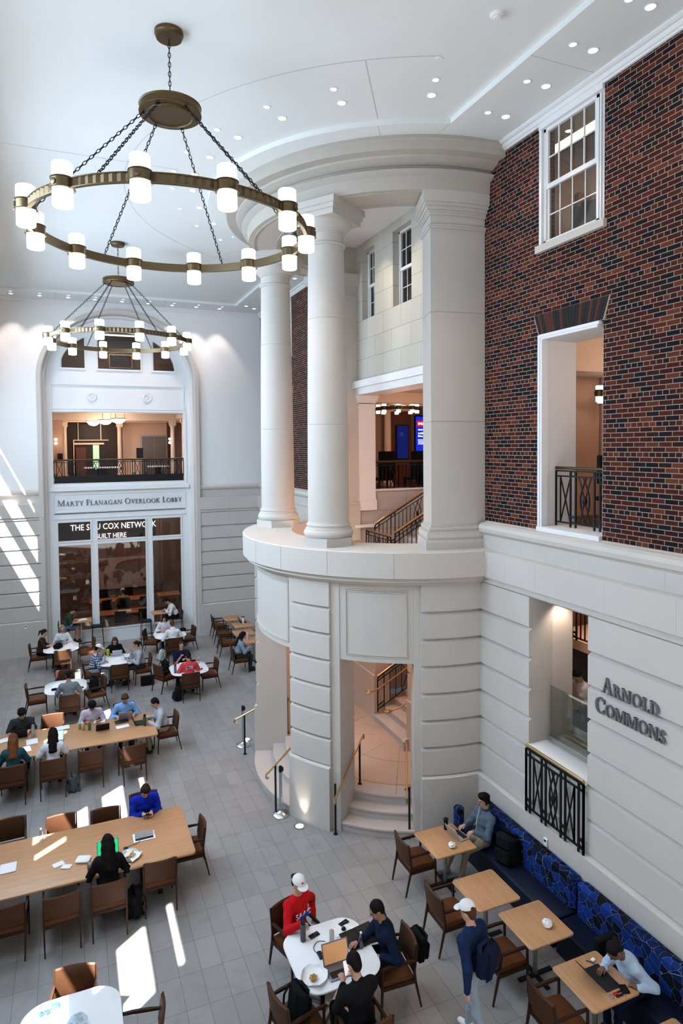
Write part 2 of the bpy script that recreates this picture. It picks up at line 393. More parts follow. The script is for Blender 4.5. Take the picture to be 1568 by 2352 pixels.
ywall(wr,XB,XB+.3,-3,10.42,5.98,ZC,[(OPA[0],OPA[1],5.98,9.26),(WNA[0],WNA[1],10.72,12.72)])
ywall(wr,XB,XB+.3,16.92,26,5.98,ZC,[(OPB[0],OPB[1],5.98,9.26),(OPB[0],OPB[1],10.72,12.72)])
struct(wr.build('wall_right',brick,smooth=False))
# splayed brick flat arches over the openings
for oy in (OPA,OPB):
    li=MB(); yc=(oy[0]+oy[1])/2; hw=(oy[1]-oy[0])/2; n=22
    li.prism([(yc-hw-.02,9.26),(yc+hw+.02,9.26),(yc+hw+.14,9.60),(yc-hw-.14,9.60)],XB-.012,XB+.02,Matrix(((0,0,1,0),(1,0,0,0),(0,1,0,0),(0,0,0,1))),0)
    for i in range(n):
        a,b=i/n,(i+1)/n
        yb0=yc-hw+2*hw*a; yb1=yc-hw+2*hw*b; yt0=yc-hw-.12+2*(hw+.12)*a; yt1=yc-hw-.12+2*(hw+.12)*b; g=.005
        li.prism([(yb0+g,9.265),(yb1-g,9.265),(yt1-g,9.595),(yt0+g,9.595)],XB-.02,XB+.01,Matrix(((0,0,1,0),(1,0,0,0),(0,1,0,0),(0,0,0,1))),1+(random.random()<.45))
    struct(li.build('trim_2',[mortar,brick_r,brick_k],smooth=False))
# right wall: rusticated limestone storey
GR=[4.33,3.82,3.31,2.80,2.29,1.78]
def rust(x_r,x_d,back):      # (offset, z) profile, offset grows towards the room
    p=[(back,4.87),(x_r,4.87)]
    for g in GR: p+=[(x_r,g+.035),(x_r-.07,g+.03),(x_r-.07,g-.004),(x_r,g-.045)]
    p+=[(x_r,1.28),(x_r-.03,1.28),(x_r-.03,1.255),(x_d,1.225),(x_d,0),(back,0)]
    return p
xo=7.08
rprof=rust(0,.08,-.5)
topprof=[(-.5,6.0),(-.2,6.0),(-.17,5.985),(-.10,5.975),(-.04,5.94),(-.015,5.88),(-.03,5.81),(-.08,5.775),(-.10,5.75),(-.10,5.49),(.05,5.475),(.05,5.0),(.0,4.985),(-.005,4.95),(.025,4.93),(.02,4.90),(-.02,4.87),(-.5,4.87)]
NI=(7.46,8.81)
ws=MB(); sweep(ws,rprof,(xo,-3),(xo,NI[0]),(-1,0)); sweep(ws,rprof,(xo,NI[1]),(xo,10.35),(-1,0)); sweep(ws,rprof,(xo,17.0),(xo,25.8),(-1,0))
ws.box(7.0,7.55,NI[0],NI[1],0,1.225); ws.box(7.08,7.3,NI[0],NI[1],1.225,2.36)
sweep(ws,topprof,(xo,-3),(xo,10.3),(-1,0)); sweep(ws,topprof,(xo,17.14),(xo,25.8),(-1,0))
struct(ws.build('wall_right',stone,smooth=False))
# vertical joints of the limestone courses
vj=MB(); vj_m=mat('stone_joint',(.40,.38,.36),.9)
for yy in (5.9,7.1,8.6,9.4): vj.box(7.0295,7.05,yy,yy+.005,5.0,5.475); 
for yy in (6.2,7.75,9.15): vj.box(7.1795,7.2,yy,yy+.005,5.5,5.75)
for yy in (6.6,7.5,9.0): vj.box(6.9995,7.02,yy,yy+.005,0,1.22)
struct(vj.build('trim_10',vj_m,smooth=False))
# back wall
YB=25.73
rb=rust(0,.06,-.4); tb=topprof
wb=MB()
for a,b in ((-3.6,-.86),(4.74,7.3)):
    sweep(wb,rb,(a,YB),(b,YB),(0,-1)); sweep(wb,tb,(a,YB),(b,YB),(0,-1))
for xx in (-1.98,5.9):
    for z0,z1 in zip([1.28]+GR[::-1],GR[::-1]+[4.87]): wb.box(xx,xx+.006,YB-.002,YB+.02,z0+.03,z1-.03,1)
    wb.box(xx,xx+.006,YB-.062,YB,0,1.22,1); wb.box(xx,xx+.006,YB-.052,YB,5.0,5.47,1)
struct(wb.build('wall_back',[stone,vj_m],smooth=False))
AX,AW,AH,ASP=1.86,2.70,2.42,10.0      # arch centre, half width, rise, springing
def az(x,w=AW,h=AH): t=(x-AX)/w; return ASP+h*math.sqrt(max(0,1-t*t))
up=MB(); y0,y1=YB+.12,YB+.5
up.box(-3.6,AX-AW-.02,y0,y1,5.9,ZC); up.box(AX+AW+.02,7.6,y0,y1,5.9,ZC)
N=60
for i in range(N):
    a=AX-2.72*math.cos(PI*i/N); b=AX-2.72*math.cos(PI*(i+1)/N)
    up.prism([(a,az(a,2.72,2.44)),(b,az(b,2.72,2.44)),(b,ZC),(a,ZC)],-y1,-y0,Matrix(((1,0,0,0),(0,0,-1,0),(0,1,0,0),(0,0,0,1))))
struct(up.build('wall_back',plaster,smooth=False))
# limestone architrave round the arch and its deep reveal
ar=MB()
def arch_pts(w,h,z0=0):
    p=[(AX-w,z0)]+[(AX-w*math.cos(PI*i/N),ASP+h*math.sin(PI*i/N)) for i in range(N+1)]+[(AX+w,z0)]
    return p
def ring(mb,pa,pb,ya,yb,mi=0):
    k=len(mb.v); n=len(pa)
    for (x,z) in pa: mb.v.append((x,ya,z))
    for (x,z) in pb: mb.v.append((x,yb,z))
    for i in range(n-1): mb.f.append((k+i,k+i+1,k+n+i+1,k+n+i)); mb.m.append(mi)
po,pm,pi_=arch_pts(2.88,2.58),arch_pts(2.74,2.45),arch_pts(2.70,2.42)
ring(ar,po,po,YB+.2,YB-.04); ring(ar,po,pm,YB-.04,YB-.04); ring(ar,pm,pi_,YB-.04,YB-.0); ring(ar,pi_,pi_,YB,YB+.35)
struct(ar.build('trim_3',stone,smooth=False))
rv=MB(); pj=arch_pts(2.62,2.35); ring(rv,pi_,pj,YB+.35,YB+.35); ring(rv,pj,pj,YB+.35,26.75)
pk=arch_pts(2.50,2.22); 
struct(rv.build('trim_4',plaster,smooth=False))
# white joinery infill of the arch, with the overlook opening and the glazed ground floor front
YI=26.4
inf=MB()
GW=[(-.42,.70),(.96,2.71),(2.98,4.07)]
holes=[(-.53,4.24,6.14,8.80)]+[(a,b,3.97,4.67) for a,b in GW]+[(a,b,.52,3.80) for a,b in GW]
xwall(inf,YI,YI+.18,AX-2.75,AX+2.75,0,9.9,holes)
# fan light panel with three openings
FW=[(-.20,.63),(1.09,2.65),(3.10,3.93)]
def fz(x): t=(x-AX)/2.08; return 10.46+1.42*math.sqrt(max(0,1-t*t))
N2=72
for i in range(N2):
    a=AX-2.7+5.4*i/N2; b=a+5.4/N2; m_=(a+b)/2
    top=lambda x: min(az(x,2.70,2.40)+.02,ZC)
    win=[w_ for w_ in FW if w_[0]<m_<w_[1]]
    Mx=Matrix(((1,0,0,0),(0,0,-1,0),(0,1,0,0),(0,0,0,1)))
    if top(a)<9.95 or top(b)<9.95: continue
    if win:
        inf.prism([(a,9.9),(b,9.9),(b,10.46),(a,10.46)],-(YI+.18),-YI,Mx)
        inf.prism([(a,fz(a)),(b,fz(b)),(b,top(b)),(a,top(a))],-(YI+.18),-YI,Mx)
    else: inf.prism([(a,9.9),(b,9.9),(b,top(b)),(a,top(a))],-(YI+.18),-YI,Mx)
# mouldings: sill, sign panel frame, mid band frame
inf.box(-.67,4.40,YI-.12,YI,5.86,6.02); inf.box(-.60,4.33,YI-.05,YI,6.02,6.12)
def frame(mb,x0,x1,z0,z1,w=.035,d=.025,y=YI):
    mb.box(x0,x1,y-d,y,z1-w,z1); mb.box(x0,x1,y-d,y,z0,z0+w); mb.box(x0,x0+w,y-d,y,z0+w,z1-w); mb.box(x1-w,x1,y-d,y,z0+w,z1-w)
frame(inf,-.58,4.28,5.05,5.75); frame(inf,-.58,4.28,8.92,9.88,.05,.04); frame(inf,-.63,4.34,6.05,8.90,.07,.04)
inf.box(-.58,4.28,YI-.04,YI,4.80,4.86)
for a,b in GW: frame(inf,a-.05,b+.05,3.92,4.72,.04,.03); frame(inf,a-.05,b+.05,.50,3.85,.04,.03)
for a,b in FW: inf.box(a-.05,b+.05,YI-.035,YI,10.40,10.46); inf.box(a-.05,a,YI-.035,YI,10.46,fz(a+.02)); inf.box(b,b+.05,YI-.035,YI,10.46,fz(b-.02))
struct(inf.build('trim_5',white,smooth=False))
sl=MB().box(-.54,4.26,YI-.03,YI+.01,5.0,5.018).build('trim_11',iron,smooth=False); struct(sl)
for px in (.86,2.88):
    ro=MB(); Mr=T(px,YI,9.39)@Matrix.Rotation(PI/2,4,'X')
    ro.lathe([(0,.04),(.03,.04),(.045,.016),(.10,.016),(.12,.04),(.16,.04),(.185,.0)],n=32,M=Mr,c=(0,0,0))
    struct(ro.build('trim_6',white))
for i,(a,b) in enumerate(GW):
    for (z0,z1) in ((3.97,4.67),(.52,3.80)):
        struct(MB().box(a,b,YI+.09,YI+.10,z0,z1).build('window_%d'%(i+1),glass_win,smooth=False))
for i,(a,b) in enumerate(FW):
    g=MB(); n=12
    for k in range(n):
        u=a+(b-a)*k/n; v=a+(b-a)*(k+1)/n
        g.add([(u,YI+.09,10.46),(v,YI+.09,10.46),(v,YI+.09,fz(v)),(u,YI+.09,fz(u))],[(0,1,2,3)])
    struct(g.build('window_%d'%(i+4),glass_win,smooth=False))
# left wall (out of frame) with the windows that let the sun in
lw=MB(); hl=[]
for k in range(-1,5):
    y0=4.6*k+4.6; 
    for z0,z1 in ((6.35,7.65),(8.12,9.17),(9.8,10.12)): hl.append((y0+(.5 if k==1 and z0<7 else .80),y0+2.2,z0,z1))
    hl.append((y0+.0,y0+.22,6.45,7.6))
ywall(lw,-3.5,-3.4,-3,26,0,ZC+.2,hl)
struct(lw.build('wall_left',stone,smooth=False))

# ------------------------------------------------------------------ rotunda
CLS=2.72
def rr(R,Rd):
    p=[(CLS,4.87),(R,4.87)]
    for g in GR: p+=[(R,g+.035),(R-.07,g+.03),(R-.07,g-.004),(R,g-.045)]
    return p+[(R,1.28),(R-.03,1.28),(R-.03,1.255),(Rd,1.225),(Rd,0),(CLS,0)]
dr=MB(); P=rr(3.45,3.50)
for a,b in ((22.3,39.1),(-39.1,-22.3),(68.6,92),(-92,-68.6)): arc(dr,P,a,b)
Pj=[(CLS,4.87),(3.38,4.87),(3.38,0),(CLS,0)]
for a,b in ((39.1,42.2),(66.5,68.6),(-42.2,-39.1),(-68.6,-66.5)): arc(dr,Pj,a,b)
for a,b in ((42.2,66.5),(-22.3,22.3),(-66.5,-42.2)):
    arc(dr,[(2.9,4.87),(3.36,4.87),(3.36,3.36),(2.9,3.36)],a,b)
    for w_,d_,R in ((1.9,.10,3.375),(2.15,.13,3.385)):
        arc(dr,[(3.3,4.84-d_),(R,4.84-d_),(R,4.82-d_-.0),(3.3,4.82-d_)],a+w_,b-w_); arc(dr,[(3.3,3.36+d_+.02),(R,3.36+d_+.02),(R,3.36+d_),(3.3,3.36+d_)],a+w_,b-w_)
        arc(dr,[(3.3,4.84-d_),(R,4.84-d_),(R,3.36+d_),(3.3,3.36+d_)],a+w_,a+w_+.3,2); arc(dr,[(3.3,4.84-d_),(R,4.84-d_),(R,3.36+d_),(3.3,3.36+d_)],b-w_-.3,b-w_,2)
struct(dr.build('wall_rotunda',stone,ang=25))
bd=MB(); arc(bd,[(2.55,5.5),(3.66,5.5),(3.68,5.48),(3.68,5.02),(3.64,5.0),(3.60,4.995),(3.585,4.96),(3.60,4.93),(3.57,4.91),(3.52,4.90),(3.50,4.865),(2.55,4.865)],-93,93)
struct(bd.build('trim_7',stone,ang=25))
bj=MB()
for ph in (8,22.8,40.6,60.5,-12,-40):
    a=math.radians(ph); p=Vector(cp(ph,3.6815)); bj.box(-.002,.01,-.003,.003,5.0,5.48,0,T(p.x,p.y,0)@rotz(a+0))
# seams on the flat top of the band
for R in (3.32,2.9):
    for i in range(-88,88,4): 
        p,q=Vector(cp(i,R)),Vector(cp(i+4,R)); d=(q-p).normalized(); s_=Vector((-d.y,d.x,0))*.002
        bj.add([(p+s_)+Vector((0,0,5.502)),(p-s_)+Vector((0,0,5.502)),(q-s_)+Vector((0,0,5.502)),(q+s_)+Vector((0,0,5.502))],[(0,1,2,3)])
struct(bj.build('trim_10',vj_m,smooth=False))
en=MB(); arc(en,[(2.62,ZC+.05),(3.95,ZC+.05),(3.97,ZC-.06),(3.93,ZC-.09),(3.93,ZC-.235),(3.72,ZC-.235),(3.70,ZC-.27),(3.62,ZC-.30),(3.56,ZC-.33),(3.50,ZC-.34),(3.47,ZC-.42),(3.60,ZC-.425),(3.60,ZC-.445),(3.55,ZC-.475),(3.50,ZC-.50),(3.48,ZC-.51),(3.45,ZC-.74),(2.62,ZC-.74)],-93,93,110)
for a,b in ((40.5,70),(-28,28),(-70,-40.5)):
    for o_ in (0,.045):
        e_=o_*18; arc(en,[(3.32-o_,12.06),(3.32-o_,12.045+o_*.2),(3.34-o_,12.045+o_*.2),(3.34-o_,12.06)],a+e_,b-e_); arc(en,[(2.76+o_,12.06),(2.76+o_,12.045),(2.78+o_,12.045),(2.78+o_,12.06)],a+e_,b-e_)
        for q_ in (a+e_,b-e_-.4): arc(en,[(2.76+o_,12.06),(2.76+o_,12.045),(3.34-o_,12.045),(3.34-o_,12.06)],q_,q_+.4,2)
struct(en.build('trim_8',mat('limestone_cornice',(.47,.435,.385),.8,var=.06,vs=1.5,bump=.12,bs=60),ang=25))
# columns
def column(name,ph,R0,label):
    x,y,_=cp(ph,R0); t=thing(name,label,'column',(x,y,5.5),math.radians(ph),'giant columns of the rotunda')
    hx=[(.53*math.cos(PI/6+i*PI/3),.53*math.sin(PI/6+i*PI/3)) for i in range(6)]
    MB().prism(hx,0,.165).build('plinth',stone,t,smooth=False)
    MB().lathe([(.40,.165),(.465,.17),(.49,.21),(.495,.25),(.48,.29),(.455,.315),(.455,.335),(.435,.345),(.425,.375),(.44,.39),(.44,.415),(.415,.43),(.405,.47)],n=40).build('base',stone,t)
    H0=.47; H1=5.78; prof=[]
    for i in range(25):
        u=i/24; z=H0+(H1-H0)*u; r=.405-.058*(u**1.7); prof.append((r,z))
    for zj in (2.36,4.40):
        rj=.405-.058*(((zj-H0)/(H1-H0))**1.7); prof+=[(rj,zj-.004),(rj-.008,zj),(rj,zj+.004)]
    prof.sort(key=lambda p:p[1])
    MB().lathe(prof,n=48).build('shaft',stone,t)
    MB().lathe([(.347,5.78),(.37,5.79),(.385,5.82),(.37,5.85),(.35,5.86),(.345,6.02),(.37,6.03),(.37,6.05),(.385,6.055),(.385,6.075),(.42,6.10),(.475,6.16),(.50,6.22),(.50,6.25)],n=40).build('capital',stone,t)
    ab=MB(); ab.box(-.50,.50,-.50,.50,6.25,6.36); ab.box(-.53,.53,-.53,.53,6.36,6.44); ab.box(-.56,.56,-.56,.56,6.44,6.56); ab.build('abacus',stone,t,smooth=False)
    return t
column('column',34.4,3.0,'stone column standing nearer on the curved ledge, widest in the picture')
column('column',-34.7,3.0,'stone column farther round the curved ledge, behind the chandelier lamps')
# square pier beside the brick wall, and its twin on the far side
def pier(ph,label):
    t=thing('square_pier',label,'pier',(0,0,0),0,'square end piers of the rotunda')
    for s_,nm,pr in ((1,'shaft',[(0,.42,11.35)]),):
        def blk(a0,a1,r0,r1,z0,z1): 
            q=MB(); arc(q,[(r0,z1),(r1,z1),(r1,z0),(r0,z0)],a0*sg,a1*sg,8); return q
    sg=1 if ph>0 else -1
    m=MB()
    for z0,z1 in ((5.95,7.875),(7.885,9.895),(9.905,11.35)): arc(m,[(2.62,z1),(3.30,z1),(3.30,z0),(2.62,z0)],72.6*sg,93*sg,8)
    arc(m,[(2.63,11.3),(3.29,11.3),(3.29,6.0),(2.63,6.0)],72.8*sg,93*sg,8); m.build('shaft',stone,t,ang=25)
    m=MB(); arc(m,[(2.54,5.68),(3.42,5.68),(3.42,5.5),(2.54,5.5)],70.4*sg,93*sg,8); m.build('plinth',stone,t,ang=25)
    m=MB()
    for o_,z0,z1 in ((.09,5.68,5.72),(.105,5.72,5.80),(.09,5.80,5.83),(.05,5.83,5.87),(.06,5.87,5.91),(.02,5.91,5.95)):
        arc(m,[(2.62-o_,z1),(3.30+o_,z1),(3.30+o_,z0),(2.62-o_,z0)],(72.6-o_*17)*sg,93*sg,8)
    m.build('base',stone,t,ang=25)
    m=MB()
    for o_,z0,z1 in ((0,11.35,11.42),(.03,11.42,11.46),(.045,11.46,11.49),(.0,11.49,11.66),(.03,11.66,11.70),(.045,11.70,11.74),(.08,11.74,11.80),(.12,11.80,11.86),(.15,11.86,11.92),(.155,11.92,12.06)):
        arc(m,[(2.62-o_,z1),(3.30+o_,z1),(3.30+o_,z0),(2.62-o_,z0)],(72.6-o_*17)*sg,93*sg,8)
    m.build('capital',stone,t,ang=25)
pier(80,'broad square limestone pier standing against the near brick wall')
pier(-80,'square limestone pier on the far side of the rotunda, mostly hidden by columns')
# curved entrance steps and the rotunda floor
rfm=mat('rotunda_floor_stone',(.50,.36,.28),.45,var=.12,vs=1.2)
rf=MB(); 
pts=[cp(-90+180*i/60,2.385)[:2] for i in range(61)]; rf.prism(pts+[(12,CY-2.38),(12,CY+2.38)],.0,.51)
for qa,qb in ((22.3,42.2),(66.5,90),(-42.2,-22.3),(-90,-42.2)): arc(rf,[(2.385,.51),(2.72,.51),(2.72,0),(2.385,0)],qa,qb)
struct(rf.build('floor',rfm,smooth=False))
rj=MB()
for R in (1.35,2.33):
    arc(rj,[(R,.512),(R+.008,.512),(R+.008,.505),(R,.505)],-90,90)
for ph in (25,60,-25,-60): 
    a=Vector(cp(ph,0.6)); b=Vector(cp(ph,2.7)); flatline(rj,[a.xy,b.xy],.513,.004)
struct(rj.build('trim_10',mat('floor_joint',(.2,.15,.12),.8),smooth=False))
stm=mat('step_stone',(.50,.44,.41),.6,var=.06,vs=2)
for a,b,lab in ((42.2,66.5,'three curved stone steps rising through the near doorway of the rotunda'),(-22.3,22.3,'three broad curved stone steps on the left side of the rotunda'),(-66.5,-42.2,'')):
    if not lab: continue
    t=thing('curved_steps',lab,'steps')
    for i,(R0,R1) in enumerate(((3.0,3.36),(2.72,3.05),(2.4,2.76))):
        e=0 if i else .0; m=MB(); Rz=R1+(.12 if a<0 and i==0 else 0)
        arc(m,[(R0-.01 if i<2 else 2.385,.17*(i+1)),(Rz-.015,.17*(i+1)),(Rz,.17*(i+1)-.015),(Rz,.17*(i+1)-.05),(Rz-.02,.17*(i+1)-.055),(Rz-.02,.17*i+.001),(R0-.01 if i<2 else 2.385,.17*i+.001)],a+.05,b-.05); m.build('step',stm,t,ang=25)
# ------------------------------------------------------------------ inner facade of the rotunda and stair hall
fa=MB()
FWN=[(13.67-.46,13.67+.46),(15.55-.40,15.55+.36),(11.79-.40,11.79+.40)]
ywall(fa,XB,XB+.28,10.42,16.92,9.17,ZC,[(a,b,10.78,12.58) for a,b in FWN])
struct(fa.build('wall_right',block_m,smooth=False))
bm=MB(); bm.box(7.16,7.6,10.4,16.9,9.0,9.18); bm.box(7.24,7.9,10.4,16.9,8.82,9.0)
struct(bm.build('trim_12',white,smooth=False))
def sash(name,x,y0,y1,z0,z1,nv,nh,parent=None,zm=None,fw=.05):
    """double hung window in the plane x, upper sash in front of the lower one"""
    zm=zm or (z0+z1)/2; f=MB()
    f.box(x-.03,x+.06,y0,y0+fw,z0,z1); f.box(x-.03,x+.06,y1-fw,y1,z0,z1); f.box(x-.03,x+.06,y0,y1,z1-fw,z1); f.box(x-.03,x+.06,y0,y1,z0,z0+fw)
    f.box(x-.02,x+.05,y0+fw,y1-fw,zm-.045,zm+.03)
    for (a,b,xx) in ((zm+.03,z1-fw,x-.012),(z0+fw,zm-.045,x+.018)):
        f.box(xx-.01,xx+.03,y0+fw,y0+fw+.04,a,b); f.box(xx-.01,xx+.03,y1-fw-.04,y1-fw,a,b)
        for i in range(1,nv): yy=y0+fw+(y1-y0-2*fw)*i/nv; f.box(xx,xx+.02,yy-.009,yy+.009,a,b)
        for i in range(1,nh): zz=a+(b-a)*i/nh; f.box(xx,xx+.02,y0+fw,y1-fw,zz-.009,zz+.009)
    o=struct(f.build(name,white,smooth=False)); 
    g=MB().box(x+.022,x+.026,y0+fw,y1-fw,z0+fw,z1-fw).build('glass_pane',glass_win,o,smooth=False)
    return o
for i,(a,b) in enumerate(FWN): sash('window_%d'%(7+i),7.50,a,b,10.78,12.58,3,2)
for i,(a,b) in enumerate((WNA,OPB)):
    o=sash('window_%d'%(10+i),XB+.05,a+.12,b-.05,10.72,12.60,4,2,fw=.06)
    c=MB(); c.box(XB+.05,XB+.11,a+.001,a+.13,10.722,12.72); c.box(XB-.03,XB+.10,b-.06,b-.001,10.722,12.72); c.box(XB-.045,XB+.11,a+.002,b-.002,12.59,12.719); c.box(XB+.02,XB+.05,a+.09,a+.13,10.722,12.59)
    c.build('casing',white,o,smooth=False)
    s=MB(); s.rbox(XB-.07,XB+.06,a-.05,b+.06,10.60,10.72,.006); s.build('sill',stone,o,smooth=False)
# openings in the brick wall: white casing, deep reveal, sill
for i,(a,b) in enumerate((OPA,OPB)):
    c=MB()
    for e_,w_,x0 in ((.002,.09,XB-.03),(.001,.05,XB-.045)):
        c.box(XB+.085,XB+.16,a+e_,a+w_,6.0,9.25-e_); c.box(x0,XB+.099,b-w_,b-e_,5.99,9.25-e_); c.box(x0,XB+.098,a+w_,b-w_,9.26-w_,9.255-e_)
    c.box(XB+.1,8.05,a,a+.03,6.0,9.2); c.box(XB+.1,8.05,b-.03,b,6.0,9.2); c.box(XB+.1,8.05,a+.03,b-.03,9.17,9.26)
    c.box(XB-.07,8.04,a+.001,b-.001,5.985,6.06)
    struct(c.build('trim_13',white,smooth=False))
# pilaster and low wall round the stair void
pl=thing('pilaster','cream square pilaster at the corner of the stair void, beside the black railing','pilaster',(7.32,16.3,0))
MB().box(0,.53,0,.55,5.95,8.60).build('shaft',plaster,pl,smooth=False)
m=MB(); m.rbox(-.03,.56,-.03,.58,5.66,5.93,.01); m.box(-.015,.545,-.015,.565,5.93,5.97); m.build('base',plaster,pl,smooth=False)
m=MB(); m.box(-.015,.545,-.015,.565,8.48,8.52); m.box(-.02,.55,-.02,.57,8.62,8.68); m.box(-.05,.58,-.05,.60,8.68,8.74); m.box(-.08,.61,-.08,.63,8.74,8.82); m.build('capital',plaster,pl,smooth=False)
lowm=MB(); lowm.box(7.85,14,16.36,16.6,5.98,6.22); lowm.box(7.3,14,16.38,16.6,.51,5.98); lowm.box(7.28,7.6,16.36,16.6,.51,5.64)
struct(lowm.build('wall_stair',block_x,smooth=False))
cap=MB(); cap.box(7.84,14,16.33,16.6,6.19,6.23); cap.box(7.16,7.9,16.2,16.6,5.20,5.28); struct(cap.build('trim_14',plaster,smooth=False))
# ground floor wall behind the rotunda with grooves, and the stairs
gwm=mat('warm_limestone',(.56,.43,.36),.75,var=.04,vs=1.5)
gw=MB()
for a,b in ((10.6,12.95),(14.65,16.5)):
    sweep(gw,[(-.4,4.2)]+[(0,4.2)]+[q for g in (3.82,3.31,2.80,2.29) for q in ((0,g+.02),(-.045,g+.02),(-.045,g-.01),(0,g-.02))]+[(0,1.66),(.03,1.64),(.03,.51),(-.4,.51)],(7.0,a),(7.0,b),(-1,0))
struct(gw.build('wall_stair',gwm,smooth=False))
struct(MB().box(7.35,13,10.2,10.3,.51,9.4).box(13,13.1,10.2,16.6,.51,9.4).build('wall_stair',peach,smooth=False))
st=thing('lower_stair','lower flight of stone stairs climbing away behind the rotunda doorway','stairs',(0,0,0))
for i in range(17):
    m=MB(); x0=6.95+.3*i; m.box(x0,x0+.32,12.97,14.62,.51,.51+.165*(i+1)-.04); m.rbox(x0-.02,x0+.32,12.95,14.64,.51+.165*(i+1)-.04,.51+.165*(i+1),.008); m.build('step',stm,st,smooth=False)
MB().box(6.9,12,12.85,12.97,.51,.62).prism([(6.85,.51),(6.98,.51),(12,3.3),(12,3.5),(6.85,.72)],-12.97,-12.86,Matrix(((1,0,0,0),(0,0,-1,0),(0,1,0,0),(0,0,0,1)))).build('stringer',stm,st,smooth=False)
us=thing('upper_stair','upper flight of stone stairs rising to the second floor behind the columns','stairs',(0,0,0))
for i in range(11):
    m=MB(); x0=7.75+.3*i; z=4.25+.165*(i+1); m.box(x0,x0+.32,14.75,16.33,z-.3,z); m.build('step',stm,us,smooth=False)
MB().box(7.45,7.78,12.9,16.33,4.0,4.25).build('landing',stm,us,smooth=False)
MB().prism([(7.4,4.05),(7.7,4.05),(11.1,5.95),(11.1,6.2),(7.4,4.32)],-14.75,-14.68,Matrix(((1,0,0,0),(0,0,-1,0),(0,1,0,0),(0,0,0,1)))).build('stringer',white,us,smooth=False)
# ------------------------------------------------------------------ ornamental railings
def rail_panel(mb,A,B,zb,h,units,th=.014,mi=0):
    """bars between A and B (xy) rising with the slope of zb=(za,zb2); units is a string: | bar, X crossed pair, O crossed ovals with boss"""
    A=Vector(A);B=Vector(B);L=(B-A).length;n=(B-A).normalized();za,zz=zb
    def P(u,t): p=A+n*u; return Vector((p.x,p.y,za+(zz-za)*u/L+t*h))
    def bar(u0,t0,u1,t1,r=th): mb.tube([P(u0,t0),P(u1,t1)],r*.72,4,mi)
    lo,hi,hi2=.07,.86,.95
    for t in (lo,hi,hi2): mb.tube([P(0,t),P(L,t)],th*.9,4,mi)
    wts={'|':.11,'X':.24,'O':.42,'P':.12}; tot=sum(wts[c] for c in units); u=0
    for c in units:
        w=wts[c]/tot*L
        if c=='|': bar(u,lo,u,hi)
        elif c=='P':
            for q in (u,u+w): bar(q,0,q,hi2,th*1.35)
            for t in (hi+.045,lo+.06): mb.tube([P(u+w/2+w*.36*math.cos(a),t+.040*math.sin(a)) for a in [k*PI/4 for k in range(8)]],th*.5,4,mi,closed=True)
            mb.tube([P(u,lo+.12),P(u+w,lo+.12)],th*.8,4,mi)
        elif c=='X':
            bar(u,lo,u,hi); bar(u,lo,u+w,hi,th*.9); bar(u+w,lo,u,hi,th*.9); bar(u+w,lo,u+w,hi)
        elif c=='O':
            bar(u,lo,u,hi); bar(u+w,lo,u+w,hi); cx=u+w/2
            for sx in (-1,1):
                mb.tube([P(cx+sx*(w*.10-w*.34*math.sin(PI*k/12)) ,lo+(hi-lo)*k/12) for k in range(13)],th*.75,4,mi)
            bar(u+w*.18,lo,u+w*.82,hi,th*.8); bar(u+w*.82,lo,u+w*.18,hi,th*.8)
            c_=P(cx,(lo+hi)/2); k=len(mb.v)
            M=Matrix.Translation(c_)@Matrix(((n.x,-n.y,0,0),(n.y,n.x,0,0),(0,0,1,0),(0,0,0,1)))
            mb.lathe([(0,-.09*h),(.030,-.05*h),(.042,0),(.030,.05*h),(0,.09*h)],n=8,M=M)
        u+=w
    bar(L,0,L,hi2,th*1.35); bar(0,0,0,hi2,th*1.35)
def railing(name,label,A,B,zb,h,units,loc_group=None,capm=brass,th=.014):
    t=thing(name,label,'railing',(A[0],A[1],min(zb)),0,loc_group)
    a=(0,0); b=(B[0]-A[0],B[1]-A[1]); z0=min(zb)
    m=MB(); rail_panel(m,a,b,(zb[0]-z0,zb[1]-z0),h,units,th); m.build('panel',iron,t,smooth=False)
    c=MB(); c.tube([(a[0],a[1],zb[0]-z0+h),(b[0],b[1],zb[1]-z0+h)],.026,8); c.build('handrail',capm,t)
    return t
railing('railing','black ornamental railing with crossed bars across the overlook lobby opening',(-.52,YI+.06),(4.23,YI+.06),(6.36,6.36),.66,'PX|||X|P||||OP|||XPO|||PX||P||||XPO|PX|',capm=bronze,th=.02)
tag(MB().box(-.50,4.22,YI+.02,YI+.05,6.15,6.41).build('kick_panel',blackpl,smooth=False),'long black kick panel under the lobby railing','panel')
railing('railing','black ornamental railing standing inside the opening of the brick wall',(7.62,8.78),(7.62,7.44),(6.06,6.06),.98,'|XPOPX|',capm=bronze,th=.019)
railing('railing','black ornamental railing in the opening of the distant strip of brick wall',(7.62,23.2),(7.62,21.9),(6.06,6.06),.98,'|XPOPX|',capm=bronze)
railing('railing','black railing along the low wall beyond the stair void',(7.90,16.5),(13,16.5),(6.22,6.22),.78,'P|||X|||P|||O|||P|||X|||P|||O|||P',capm=bronze,th=.02)
railing('stair_railing','black and brass railing on the near side of the upper stair',(7.62,14.72),(11.0,14.72),(4.28,6.12),.95,'P|||P||||O||||P||||X|||P')
railing('stair_railing','black and brass railing against the far side of the upper stair',(7.62,15.9),(11.0,15.9),(4.38,6.22),.95,'P|||P||||O||||P||||X|||P')
railing('stair_railing','short level brass topped railing round the landing of the upper stair',(7.5,14.72),(7.5,16.2),(4.25,4.25),.9,'P||O||P')
railing('stair_railing','black railing with brass cap running up the left side of the lower stair',(7.02,14.55),(11.4,14.55),(.75,3.1),.92,'P|||X||O|||P||||X|||P')
def wallrail(name,label,pts,m=brass,r=.022):
    return tag(MB().tube(pts,r,8).build(name,m),label,'handrail')
